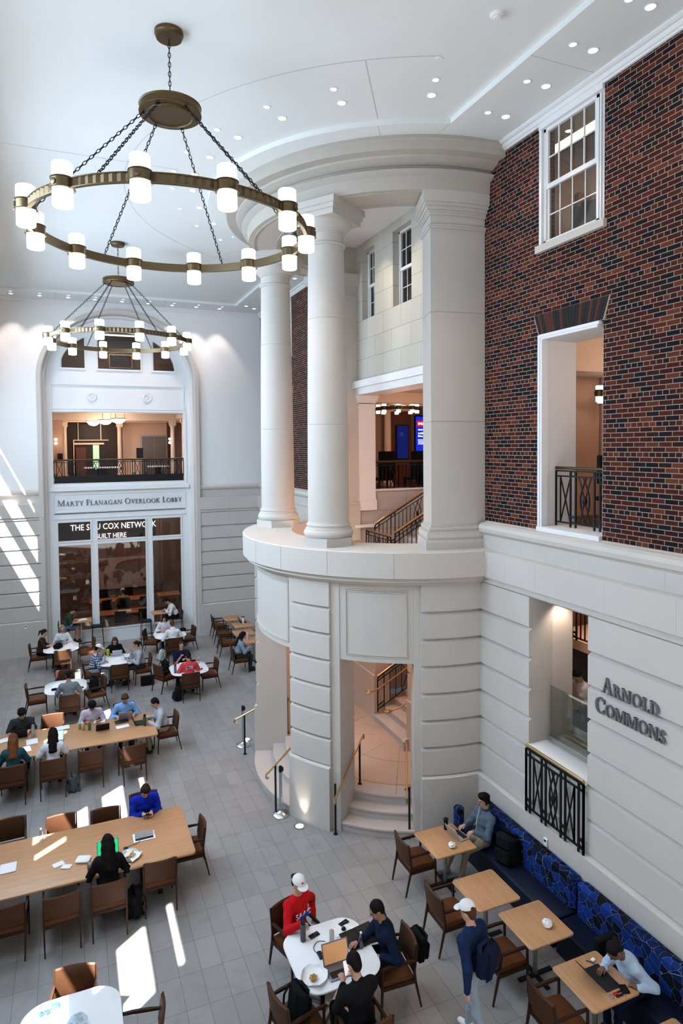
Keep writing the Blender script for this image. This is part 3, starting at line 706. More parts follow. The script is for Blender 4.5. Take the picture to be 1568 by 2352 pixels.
sc=[(6.62+.09*(1-k/40)*math.cos(k*.35)+.0,14.25+.09*(1-k/40)*math.sin(k*.35),1.42) for k in range(36)][::-1]
wallrail('handrail','brass handrail ending in a flat scroll at the left foot of the lower stair',sc+[(6.95,14.3,1.46),(9.8,14.3,2.95)])
sc=[(6.62+.09*(1-k/40)*math.cos(k*.35),13.2-.09*(1-k/40)*math.sin(k*.35),1.36) for k in range(36)][::-1]
hr=wallrail('handrail','brass scroll-ended handrail with a black post, right foot of the lower stair',sc+[(6.9,13.12,1.42),(9.8,13.12,2.9)])
MB().box(7.28,7.32,13.1,13.14,.67,1.58).build('post',iron,hr,smooth=False)
# brass rails on black posts at the two flights of curved steps
def steprail(label,lo,hi,tail,posts):
    t=thing('step_handrail',label,'handrail',(0,0,0),0,'brass rails on black posts at the curved steps')
    d=(Vector(hi)-Vector(lo)); d.z=0; d.normalize()
    lo=Vector(lo); e=[lo+Vector((0,0,-.09))+d*.02,lo+Vector((0,0,-.10))-d*.02,lo+Vector((0,0,-.06))-d*.05,lo-d*.04,lo]
    MB().tube(e+[Vector(hi),Vector(tail),Vector(tail)+d*.03+Vector((0,0,-.05)),Vector(tail)+Vector((0,0,-.09))],.021,8).build('rail',brass,t)
    for (x,y,z0,z1) in posts: m=MB(); m.tube([(x,y,z0),(x,y,z1)],.021,8); m.lathe([(.045,0),(.045,.008),(.03,.012)],c=(x,y,z0),n=12); m.build('post',iron,t)
    return t
steprail('brass handrail on black posts at the left edge of the near curved steps',(4.42,10.98,.93),(5.38,11.98,1.42),(5.52,12.14,1.44),((4.56,11.35,0,.98),(5.36,11.98,.51,1.40)))
steprail('brass handrail on black posts at the right edge of the near curved steps',(5.62,10.45,.93),(6.10,11.33,1.42),(6.2,11.55,1.44),((5.80,10.68,0,.98),(6.13,11.39,.51,1.40)))
steprail('brass handrail at the far edge of the left steps, beside the distant stanchion',(3.56,15.17,.93),(4.45,14.85,1.42),(4.75,14.75,1.42),((3.78,15.25,0,.98),(4.74,14.85,.51,1.40)))
steprail('brass handrail at the near edge of the left steps, beside the nearer stanchion',(3.52,12.36,.93),(4.6,12.9,1.45),(4.8,13.0,1.46),((3.72,12.50,0,1.0),(4.75,12.97,.51,1.42)))
def stanchion(x,y,label):
    t=thing('stanchion',label,'stanchion',(x,y,0),0,'chrome belt stanchions')
    MB().lathe([(.175,0),(.178,.012),(.165,.03),(.10,.05),(.05,.075),(.035,.09)],n=32).build('base',steel,t)
    MB().lathe([(.031,.08),(.031,.90)],n=16).build('post',steel,t)
    m=MB(); m.lathe([(.036,.88),(.036,.99),(.028,1.0)],n=16); m.rbox(.025,.06,-.02,.02,.89,.97,.006); m.build('belt_head',blackpl,t)
stanchion(3.80,12.41,'chrome retractable belt stanchion standing in front of the near curved wall')
stanchion(3.86,15.73,'chrome retractable belt stanchion farther away, behind the black rail post')
for x,y,l in ((4.01,11.87,'round uplight set in the floor before the near rusticated pier'),(4.02,16.0,'round uplight set in the floor behind the distant stanchion')):
    t=thing('floor_uplight',l,'floor light',(x,y,0),0,'in-floor uplights')
    MB().lathe([(.12,0),(.12,.006),(.078,.008),(.078,.004)],n=32,capped=False).build('ring',steel_b,t)
    MB().lathe([(0,.005),(.079,.005)],n=32,capped=False).build('lens',mat('uplight_lens',(1,1,1),.3,emit=(1,.93,.85),es=6),t)
    tg=Vector((4.25,12.1,.9)) if y<13 else Vector((4.4,15.9,1))
    lamp('uplight_beam','SPOT',(x,y,.03),28,(1,.88,.74),target=tg,spot_size=math.radians(50),spot_blend=.9,shadow_soft_size=.05)
# ------------------------------------------------------------------ rooms behind the walls
def room(x0,x1,y0,y1,z0,z1,m,fm,cm=None,skip=''):
    b=MB(); t=.06
    if 'W' not in skip: b.box(x0-t,x0,y0,y1,z0,z1)
    if 'E' not in skip: b.box(x1,x1+t,y0,y1,z0,z1)
    if 'S' not in skip: b.box(x0,x1,y0-t,y0,z0,z1)
    if 'N' not in skip: b.box(x0,x1,y1,y1+t,z0,z1)
    struct(b.build('wall_room',m,smooth=False)); struct(MB().box(x0-t,x1+t,y0-t,y1+t,z0-t,z0).build('floor',fm,smooth=False))
    struct(MB().box(x0-t,x1+t,y0-t,y1+t,z1,z1+t).build('ceiling',cm or m,smooth=False))
carpet=mat('brown_carpet',(.16,.10,.07),.9,var=.1,vs=5)
# overlook lobby behind the arch, second floor
room(-2.6,6.6,26.62,33.5,6.1,9.0,peach,carpet,peach_w,'S')
LB=MB(); LB.box(-2.6,6.6,29.2,29.6,8.62,9.0); LB.box(-2.6,6.6,26.62,26.9,8.80,9.0); LB.box(-2.6,6.6,31.3,31.6,8.62,9.0); LB.box(4.4,4.6,26.7,33.5,8.7,9.0)
struct(LB.build('trim_15',peach_w,smooth=False))
dk=mat('dark_glazing',(.030,.018,.014),.5,spec=.2)
struct(MB().box(-.05,2.05,31.55,31.7,6.1,8.55).build('window_12',dk,smooth=False))
wf=MB(); wf.box(.2,1.7,31.45,31.53,7.80,7.84); wf.box(.2,1.5,31.44,31.55,7.62,7.70); wf.box(.40,.43,31.46,31.5,7.8,8.6); wf.box(1.35,1.39,31.46,31.5,7.8,8.6); wf.box(.2,.24,31.46,31.5,6.1,7.8); struct(wf.build('window_12',peach_w,smooth=False))
struct(MB().box(.30,.72,31.40,31.50,6.1,7.5).build('door_1',mat('dark_red_door',(.10,.03,.015),.4),smooth=False))
struct(MB().box(1.02,1.28,31.40,31.50,6.5,7.6).build('window_13',mat('garden_daylight',(.3,.45,.3),.5,var=.4,vs=9,emit=(.55,.75,.50),es=.8),smooth=False))
def small_col(x,y,z0,z1,label,r=.09,g=None):
    t=thing('column',label,'column',(x,y,z0),0,g)
    h=z1-z0
    MB().lathe([(r,.2),(r*.9,h-.3)],n=16).build('shaft',peach_w,t); m=MB(); m.box(-r*1.35,r*1.35,-r*1.35,r*1.35,0,.12); m.lathe([(r*1.3,.12),(r*1.2,.17),(r,.2)],n=16); m.build('base',peach_w,t,smooth=False)
    m=MB(); m.lathe([(r*.9,h-.3),(r*1.25,h-.2)],n=16); m.box(-r*1.4,r*1.4,-r*1.4,r*1.4,h-.2,h); m.build('capital',peach_w,t,smooth=False)
small_col(-.15,31.2,6.1,8.62,'slim cream column in the lobby, left of the dark glazing',.10,'slim cream columns in the overlook lobby')
small_col(2.15,31.2,6.1,8.62,'slim cream column in the lobby, right of the dark glazing',.10,'slim cream columns in the overlook lobby')
small_col(4.25,29.4,6.1,8.62,'slim cream column in the lobby, right of the elevator',.10,'slim cream columns in the overlook lobby')
small_col(4.55,28.2,6.1,8.72,'slim cream column in the lobby nearest its right side wall',.10,'slim cream columns in the overlook lobby')
el=thing('elevator_door','brushed steel elevator door at the back of the overlook lobby','elevator',(3.1,31.5,6.1))
MB().box(0,1.2,0,.08,0,1.95).build('frame',steel_b,el,smooth=False); m=MB(); m.box(.06,.595,-.01,.02,0,1.88); m.box(.605,1.14,-.01,.02,0,1.88); m.build('door_leaf',mat('elevator_steel',(.24,.19,.165),.32,metal=.9),el,smooth=False)
tag(MB().box(2.72,3.0,29.55,29.58,7.0,7.45).build('wall_sign',blackpl,smooth=False),'black square notice on the peach wall left of the elevator','sign')
tag(MB().box(-.42,-.22,29.3,29.34,6.95,7.25).build('wall_sign',blackpl,smooth=False),'small black plaque near the left edge of the lobby opening','sign')
# side walls which carry the notices
struct(MB().box(2.3,4.3,31.58,31.64,6.1,9).box(-2.6,-.2,29.36,29.46,6.1,8.7).build('wall_room',peach,smooth=False))
for i,(y,) in enumerate(((27.3,),(28.7,),(30.1,))):
    t=thing('bowl_pendant',['glowing bowl pendant nearest the lobby opening','glowing bowl pendant in the middle of the lobby row','glowing bowl pendant farthest back in the lobby row'][i],'pendant lamp',(1.86-.42*i,y,8.62),0,'bowl pendants in the overlook lobby')
    MB().lathe([(0,-.20),(.10,-.19),(.19,-.14),(.26,-.06),(.29,0)],n=28).build('bowl',bowlm,t); MB().lathe([(.29,-.012),(.305,-.01),(.305,.015),(.29,.02)],n=28,capped=False).build('rim',bronze,t)
    for k in range(3): MB().tube([(.22*math.cos(k*2.1),.22*math.sin(k*2.1),.01),(.22*math.cos(k*2.1),.22*math.sin(k*2.1),.3)],.008,5).build('rod',bronze,t)
    MB().lathe([(.22,.30),(.22,.34)],n=20).build('canopy',bowlm,t)
    lamp('pendant_glow','POINT',(1.86-.42*i,y,8.2),55,(1,.78,.60),shadow_soft_size=.2)
for x,y,l in ((-.47,29.2,'small twin globe wall sconce at the left end of the lobby'),(4.1,29.2,'small twin globe sconce on the column by the elevator'),(4.75,28.1,'small twin globe sconce on the rightmost lobby column')):
    t=thing('wall_sconce',l,'wall lamp',(x,y,7.75),0,'lobby wall sconces')
    for dz in (-.08,.08): MB().lathe([(0,-.06),(.05,-.045),(.065,0),(.05,.045),(0,.06)],n=14,c=(0,0,dz)).build('globe',bowlm,t)
    MB().box(-.02,.02,0,.06,-.03,.03).build('bracket',brass,t)
for (xa,xb,y,l) in ((.55,1.95,27.6,'narrow standing ledge table in the lobby behind the left half of the railing'),(3.0,3.9,27.9,'narrow standing ledge table in the lobby behind the right half of the railing')):
    t=thing('ledge_table',l,'table',(xa,y,6.1)); MB().box(0,xb-xa,0,.4,.55,.60).build('top',paperm,t,smooth=False); MB().box((xb-xa)*.35,(xb-xa)*.62,.1,.3,0,.55).build('pedestal',blackpl,t,smooth=False)
# ground floor room behind the glass
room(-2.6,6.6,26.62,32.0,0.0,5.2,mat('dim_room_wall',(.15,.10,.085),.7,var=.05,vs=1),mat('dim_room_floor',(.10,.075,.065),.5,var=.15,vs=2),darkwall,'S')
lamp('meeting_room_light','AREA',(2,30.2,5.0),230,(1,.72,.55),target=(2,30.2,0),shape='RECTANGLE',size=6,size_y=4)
mp=thing('wall_map','faded world map on the back wall behind the glass','map',(.95,31.92,.05))
MB().box(-.1,2.7,0,.04,.85,2.30).build('board',mat('map_board',(.42,.32,.31),.7),mp,smooth=False)
cont=mat('map_land',(.16,.075,.06),.7)
def blob(mb,pts,y): mb.prism([(x*.74+.05,(z-1.8)*.64+.95) for x,z in pts],.001,.014,Matrix(((1,0,0,0),(0,0,-1,0),(0,1,0,0),(0,0,0,1))))
cm=MB()
for pts in ([(.1,3.5),(.3,3.75),(.75,3.8),(.8,3.5),(.6,3.3),(.55,3.05),(.4,2.95),(.3,3.2)],[(.5,2.8),(.72,2.75),(.8,2.5),(.66,2.1),(.6,1.8),(.52,2.2)],
  [(1.05,2.9),(1.35,3.0),(1.62,2.9),(1.75,2.65),(1.6,2.5),(1.55,2.15),(1.38,2.0),(1.3,2.4),(1.08,2.5)],[(1.15,3.1),(1.3,3.45),(1.6,3.6),(2.0,3.7),(2.5,3.75),(3.1,3.7),(3.3,3.6),(3.1,3.35),(2.95,3.1),(2.75,2.95),(2.6,2.7),(2.5,2.85),(2.3,2.6),(2.1,2.9),(1.8,2.75),(1.7,3.0),(1.4,3.05)],
  [(2.85,2.25),(3.1,2.4),(3.35,2.3),(3.35,2.05),(3.1,1.98),(2.9,2.05)],[(2.7,2.6),(2.85,2.65),(2.9,2.45),(2.75,2.4)]): blob(cm,pts,0)
cm.build('land_masses',cont,mp,smooth=False)
tick=thing('ticker_sign','glowing white letters on a dark band above the ground floor window','ticker',(0,28.0,0))
MB().box(-.8,3.3,.02,.1,3.72,4.6).build('band',darkwall,tick,smooth=False)
glow=mat('white_led_text',(1,1,1),.5,emit=(.92,.93,1),es=4)
Mx=Matrix(((1,0,0,0),(0,0,-1,0),(0,1,0,0),(0,0,0,1)))
fontmesh('letters','THE SMU COX NETWORK',.34,T(.0,0,4.17)@Matrix.Rotation(PI/2,4,'X')@Matrix.Scale(.82,4,(1,0,0)),glow,tick,.01)
fontmesh('letters','BUILT HERE',.28,T(.92,0,3.80)@Matrix.Rotation(PI/2,4,'X')@Matrix.Scale(.82,4,(1,0,0)),glow,tick,.01)
tables_w=mat('orange_oak',(.42,.16,.06),.4,var=.15,vs=4)
for i,(x0,x1,y0,y1,l) in enumerate(((1.0,3.1,27.6,28.4,'long meeting table just behind the glass front'),(.7,3.4,30.0,30.8,'long meeting table farther back behind the glass front'),(3.6,4.6,30.2,31.0,'shorter meeting table at the right behind the glass'))):
    t=thing('meeting_table',l,'table',((x0+x1)/2,(y0+y1)/2,0),0,'meeting tables behind the glass'); hx,hy=(x1-x0)/2,(y1-y0)/2
    MB().rbox(-hx,hx,-hy,hy,.71,.75,.02).build('top',tables_w,t)
    for sx in (-1,1): m=MB(); m.box(sx*hx*.8-.03,sx*hx*.8+.03,-.04,.04,0,.71); m.box(sx*hx*.8-.03,sx*hx*.8+.03,-hy*.8,hy*.8,0,.04); m.build('leg',steel_b,t,smooth=False)
def office_chair(x,y,rz,l):
    t=thing('office_chair',l,'chair',(x,y,0),rz,'swivel chairs behind the glass')
    MB().rbox(-.23,.23,-.23,.2,.45,.52,.03).build('seat',blackpl,t); MB().rbox(-.22,.22,.19,.24,.55,1.0,.03).build('backrest',blackpl,t); m=MB()
    for k in range(5): m.tube([(0,0,.08),(.27*math.cos(k*1.257),.27*math.sin(k*1.257),.05)],.014,5)
    m.tube([(0,0,.06),(0,0,.45)],.02,6); m.build('base',steel_b,t)
for i,(x,y,rz) in enumerate(((1.75,27.15,PI),(2.7,27.2,PI-.2),(1.3,29.4,PI+.3),(2.1,29.5,PI),(2.9,29.5,PI+.1),(1.3,31.3,0),(2.4,31.3,0))):
    office_chair(x,y,rz,['black swivel chair behind the glass, left of the near meeting table middle','black swivel chair behind the glass near the right end of the near table','black swivel chair at the left of the back meeting table','black swivel chair under the person in yellow','black swivel chair at the right of the back meeting table','black swivel chair beyond the back table on the left','black swivel chair beyond the back table on the right'][i])
tag(MB().box(1.75,2.25,27.8,28.15,.752,.756).build('paper_sheet',paperm,smooth=False),'sheet of paper on the meeting table behind the glass','paper')
# upper room behind the fan light
room(-1.6,5.4,26.62,31,9.9,12.28,mat('upper_room_wall',(.30,.20,.16),.7),carpet,mat('upper_room_ceiling',(.28,.22,.2),.8),'S')
lamp('upper_room_light','AREA',(2,28.5,12.15),45,(1,.85,.75),target=(2,28.5,9),shape='RECTANGLE',size=3,size_y=2)
pa=thing('framed_painting','framed painting of dark figures on the wall behind the arched window','painting',(1.75,30.9,11.02))
m=MB(); frame(m,0,1.0,0,.62,.04,.05,0); m.build('frame',brass,pa,smooth=False); MB().box(.04,.96,0,.03,.04,.58).build('canvas',mat('painting_canvas',(.12,.09,.08),.6,var=.6,vs=6),pa,smooth=False)
for i in range(3):
    tag(MB().box(1.0+.0*i,3.0,27.6+i*.9,27.67+i*.9,12.22,12.27).build('line_light',mat('line_light_lens',(1,1,1),.4,emit=(1,.98,.95),es=3),smooth=False),['slim ceiling line light nearest the arched window','middle slim ceiling line light behind the arched window','slim ceiling line light farthest behind the arched window'][i],'ceiling light','line lights behind the arched window')
# second floor room behind the brick opening
room(8.05,13.5,3.2,10.15,6.0,9.5,peach,carpet,peach_w,'W')
struct(MB().box(7.62,8.08,3.2,7.41,6.0,9.5).box(7.62,8.08,8.82,10.2,6.0,9.5).build('wall_room',peach,smooth=False))
m=MB(); m.box(8.1,13.5,9.2,10.0,8.75,9.5); m.box(10.2,10.7,3.2,10,8.9,9.5); m.box(9.9,10.1,10.02,10.12,6.0,8.75); m.box(8.6,8.7,10.0,10.14,6,8.75); struct(m.build('trim_16',peach_w,smooth=False))
lamp('room_light','POINT',(9.8,7.4,8.9),60,(1,.74,.58),shadow_soft_size=.3)
ds=thing('reception_desk','dark wooden desk behind the railing of the brick opening','desk',(8.9,8.3,6.0)); MB().box(-.4,1.4,-.3,.3,0,.78).build('body',chairwood,ds,smooth=False); MB().box(-.45,1.45,-.35,.35,.78,.82).build('top',chairwood,ds,smooth=False)
dc=thing('desk_chair','black chair back showing above the railing in the brick opening','chair',(8.55,8.6,6.0)); MB().rbox(-.2,.2,-.04,.04,.75,1.25,.03).build('backrest',blackpl,dc); MB().rbox(-.22,.22,-.4,.05,.46,.54,.03).build('seat',blackpl,dc); MB().tube([(0,-.15,0),(0,-.15,.46)],.03,6).build('pedestal',iron,dc)
# office behind the upper brick window
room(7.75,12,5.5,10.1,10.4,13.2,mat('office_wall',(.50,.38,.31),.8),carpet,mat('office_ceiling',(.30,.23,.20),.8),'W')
lamp('office_light','AREA',(9.6,8,13.1),75,(1,.86,.74),target=(9.6,8,10),shape='RECTANGLE',size=1.5,size_y=1.5)
tag(MB().box(7.95,7.97,7.85,9.6,12.50,13.15).build('roller_blind',mat('blind_fabric',(.55,.52,.40),.8),smooth=False),'half-lowered pale roller blind inside the brick wall window','blind')
struct(MB().box(9.2,9.9,10.0,10.08,10.4,12.3).build('door_2',mat('office_oak_door',(.32,.15,.06),.5,var=.15,vs=3),smooth=False))
mo=thing('computer_monitor','dark back of a computer monitor on the office sill behind the brick wall window','monitor',(8.05,8.30,10.95),.5)
MB().rbox(-.03,.03,-.28,.28,.12,.48,.015).build('screen',blackpl,mo); m=MB(); m.box(-.02,.02,-.03,.03,0,.14); m.box(-.09,.09,-.12,.12,0,.015); m.build('stand',blackpl,mo,smooth=False)
mo2=dup(mo,(8.15,8.62,10.95),.9,'second dark monitor leaning left of the first on the office sill')
struct(MB().box(7.8,8.5,6.8,9.6,10.82,10.95).build('trim_17',peach_w,smooth=False))
pp=thing('potted_plant','leafy green plant showing at the right of the brick wall window','plant',(8.3,8.15,10.95)); MB().lathe([(.06,0),(.09,.16),(.08,.16)],n=14).build('pot',mat('clay_pot',(.3,.12,.06),.8),pp)
m=MB()
for k in range(22):
    a=k*2.4; r=.08+.14*((k*37)%10)/10; z=.25+.35*((k*53)%10)/10; c=Vector((r*math.cos(a),r*math.sin(a),z)); d=Vector((math.cos(a),math.sin(a),-.3)).normalized(); s_=Vector((-math.sin(a),math.cos(a),0))*.035
    m.add([c,c+d*.06+s_,c+d*.14,c+d*.06-s_],[(0,1,2,3)]); m.tube([(0,0,.12),c*.6+Vector((0,0,.1)),c],.004,4)
m.build('foliage',mat('leaf_green',(.05,.14,.03),.5),pp)
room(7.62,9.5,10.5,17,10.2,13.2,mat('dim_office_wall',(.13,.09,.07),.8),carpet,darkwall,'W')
lamp('office_light','POINT',(8.8,13.7,12.2),8,(1,.8,.6),shadow_soft_size=.2)
room(7.7,9.6,21.6,23.6,6.0,12.9,peach,carpet,peach_w,'W')
lamp('room_light','POINT',(8.8,22.6,8.6),12,(1,.75,.6),shadow_soft_size=.2)
# stair hall ceiling, far lounge with screens
struct(MB().box(7.6,14,10.2,22,8.95,9.1).build('ceiling',peach_w,smooth=False))
m=MB(); m.box(7.9,14,16.5,17.0,8.66,8.95); m.box(7.9,14,18.6,19.0,8.75,8.95); m.box(9.4,9.8,16.6,22,8.75,8.95); struct(m.build('trim_18',peach_w,smooth=False))
struct(MB().box(7.62,7.7,16.85,21.5,6.0,9).box(7.6,14,21.3,21.4,6.0,9).box(14,14.1,16,22,6,9).build('wall_room',mat('lounge_wall',(.42,.28,.21),.8),smooth=False))
struct(MB().box(7.62,13.98,16.61,21.98,5.9,6.0).build('floor',carpet,smooth=False))
struct(MB().box(10.85,11.65,21.15,21.3,6.0,8.7).build('trim_19',mat('dark_timber_panel',(.16,.06,.03),.5),smooth=False))
blue=mat('blue_screen',(.0,.0,.2),.3,emit=(.01,.03,.75),es=.9); blue_d=mat('dim_blue_screen',(.0,.0,.1),.3,emit=(.008,.02,.22),es=.5); redm=mat('red_screen_band',(.4,0,0),.3,emit=(.8,.01,.02),es=.8)
t1=thing('video_screen','bright blue portrait video screen with a red band, cut off by the square pier','screen',(11.72,21.0,0)); MB().box(0,.85,0,.08,6.75,8.55).build('bezel',blackpl,t1,smooth=False); MB().box(.04,.81,-.01,.0,6.79,8.5).build('display',blue,t1,smooth=False)
MB().box(.07,.81,-.016,-.011,8.13,8.36).build('red_band',redm,t1,smooth=False)
RX=Matrix.Rotation(PI/2,4,'X')
for tx,sz,z in (('SMU',.13,8.2),('FORGE YOUR FUTURE',.062,8.0),('At SMU Cox, Data',.088,7.86),('Drives Outcomes',.088,7.76),('Join the Master of Science in Business',.04,7.64),('Analytics information session to learn',.04,7.59),('how data shapes decisions today',.04,7.54),('Scan to apply for fall',.04,7.49)):
    fontmesh('letters',tx,sz,T(.12,-.018,z)@RX@Matrix.Scale(.85,4,(1,0,0)),glow,t1,.001)
t2=thing('video_screen','dim blue portrait video screen on a dark timber panel','screen',(10.98,21.05,0)); MB().box(0,.5,0,.08,6.95,8.2).build('bezel',blackpl,t2,smooth=False); MB().box(.03,.47,-.01,0,6.98,8.17).build('display',blue_d,t2,smooth=False)
fontmesh('letters','72',.16,T(.12,-.014,7.8)@RX,mat('dim_text',(.1,.2,.5),.5,emit=(.05,.12,.5),es=.5),t2,.001)
fontmesh('letters','JUST',.28,T(11.95,21.2,8.62)@RX,greyst,None,.02); bpy.context.view_layer.update(); o=bpy.data.objects['letters'] if False else COL.objects[-1]; tag(o,'partial dark lettering on the wall above the bright blue screen','lettering')
small_col(10.55,20.9,6.0,8.95,'slim cream column in the far lounge beside the dim screen',.14)
for i,(x,y) in enumerate(((8.6,17.1),(9.7,17.15),(10.3,17.1))):
    t=thing('high_back_chair',['tall black chair behind the void railing, next to the pilaster','tall black chair behind the void railing, middle of three','tall black chair behind the void railing, nearest the square pier'][i],'chair',(x,y,6.0),0,'black chairs behind the void railing')
    MB().rbox(-.27,.27,-.05,.03,.5,1.28,.03).build('backrest',blackfab,t); MB().rbox(-.27,.27,-.02,.5,.42,.5,.03).build('seat',blackfab,t)
    for sx in (-.24,.24):
        for sy in (0,.45): MB().box(sx-.02,sx+.02,sy-.02,sy+.02,0,.42).build('leg',iron,t,smooth=False)
lamp('lounge_light','POINT',(10.0,18.8,8.2),45,(1,.62,.45),shadow_soft_size=.4)
for x,y,z,e in ((9.0,13.6,8.6,60),(6.2,13.6,4.7,110),(8.6,13.8,3.9,40),(5.3,12.6,4.4,30)):
    lamp('stair_hall_light','POINT',(x,y,z),e,(1,.62,.43),shadow_soft_size=.25)
# service corridor behind the limestone wall opening
struct(MB().box(7.30,8.02,8.815,8.9,2.3,4.868).box(7.94,8.02,8.9,10.2,2.3,4.868).build('wall_corridor',mat('corridor_plaster',(.70,.62,.58),.8),smooth=False))
struct(MB().box(7.55,8.06,4.2,10.2,2.2,2.3).box(8.06,10.8,4.2,10.2,1.65,1.75).build('floor',mat('corridor_floor',(.20,.15,.12),.6),smooth=False))
struct(MB().box(7.3,10.8,4.2,10.2,4.87,4.95).build('ceiling',white,smooth=False))
struct(MB().box(10.8,10.9,4.2,10.2,2.3,4.9).box(8.02,10.8,10.1,10.2,2.3,4.87).box(7.58,10.8,4.1,4.2,2.3,4.9).box(7.58,7.64,4.2,7.2,2.3,4.9).build('wall_corridor',darkwall,smooth=False))
struct(MB().box(8.1,8.14,8.55,8.93,2.3,2.45).build('baseboard_1',white,smooth=False))
lamp('corridor_downlight','SPOT',(7.72,8.60,4.82),34,(1,.80,.62),target=(7.75,8.85,2),spot_size=math.radians(110),spot_blend=.8,shadow_soft_size=.05)
nz_=MB().box(7.14,7.26,NI[0],NI[1],1.225,2.3).box(7.05,7.5,NI[0],NI[1],2.30,2.37); struct(nz_.build('trim_20',white,smooth=False))
gr=railing('grille','black ornamental iron grille with a brass top bar set in the limestone wall','' or (7.02,8.80),(7.02,7.47),(1.24,1.24),1.13,'P|XPOPX|P',th=.021)
gg=thing('glass_guard','frameless glass guard in a steel channel above the black grille','glass guard',(7.42,7.46,2.42)); MB().box(0,.012,0,1.22,.02,.95).build('glass',glass_rail,gg,smooth=False); MB().rbox(-.03,.04,-.0,1.25,-.0,.09,.006).build('channel',steel_b,gg,smooth=False)
railing('railing','black iron railing glimpsed high in the corridor behind the glass guard',(8.6,10.0),(8.6,8.7),(3.80,3.80),.78,'|||||P|||||P',th=.02)
struct(MB().box(8.62,9.6,8.6,10.1,3.62,3.80).box(9.6,9.7,8.6,10.1,3.8,4.86).build('trim_21',peach,smooth=False))
lamp('corridor_fill','POINT',(9.0,9.2,4.6),16,(1,.75,.55),shadow_soft_size=.1)  # two added point lamps that brighten the corridor, without fixtures
lamp('corridor_fill','POINT',(8.6,7.9,3.4),5,(1,.85,.7),shadow_soft_size=.1)
th=thing('thermostat','small white wall thermostat on the limestone wall below the black grille','thermostat',(6.985,8.27,.93))
MB().rbox(-.012,.015,-.04,.04,0,.13,.006).build('housing',paperm,th,smooth=False); MB().box(-.014,-.011,-.022,.022,.07,.11).build('display',blackpl,th,smooth=False)
th2=thing('thermostat','small white wall thermostat on the back limestone wall, left of the arch','thermostat',(-1.56,25.66,1.0)); MB().rbox(-.045,.045,-.015,.01,0,.14,.006).build('housing',paperm,th2,smooth=False); MB().box(-.022,.022,-.018,-.014,.08,.12).build('display',blackpl,th2,smooth=False)
tag(MB().rbox(5.45,5.53,25.63,25.67,.40,.52,.006).build('wall_socket',paperm,smooth=False),'white socket plate low on the back wall behind the distant chairs','socket')
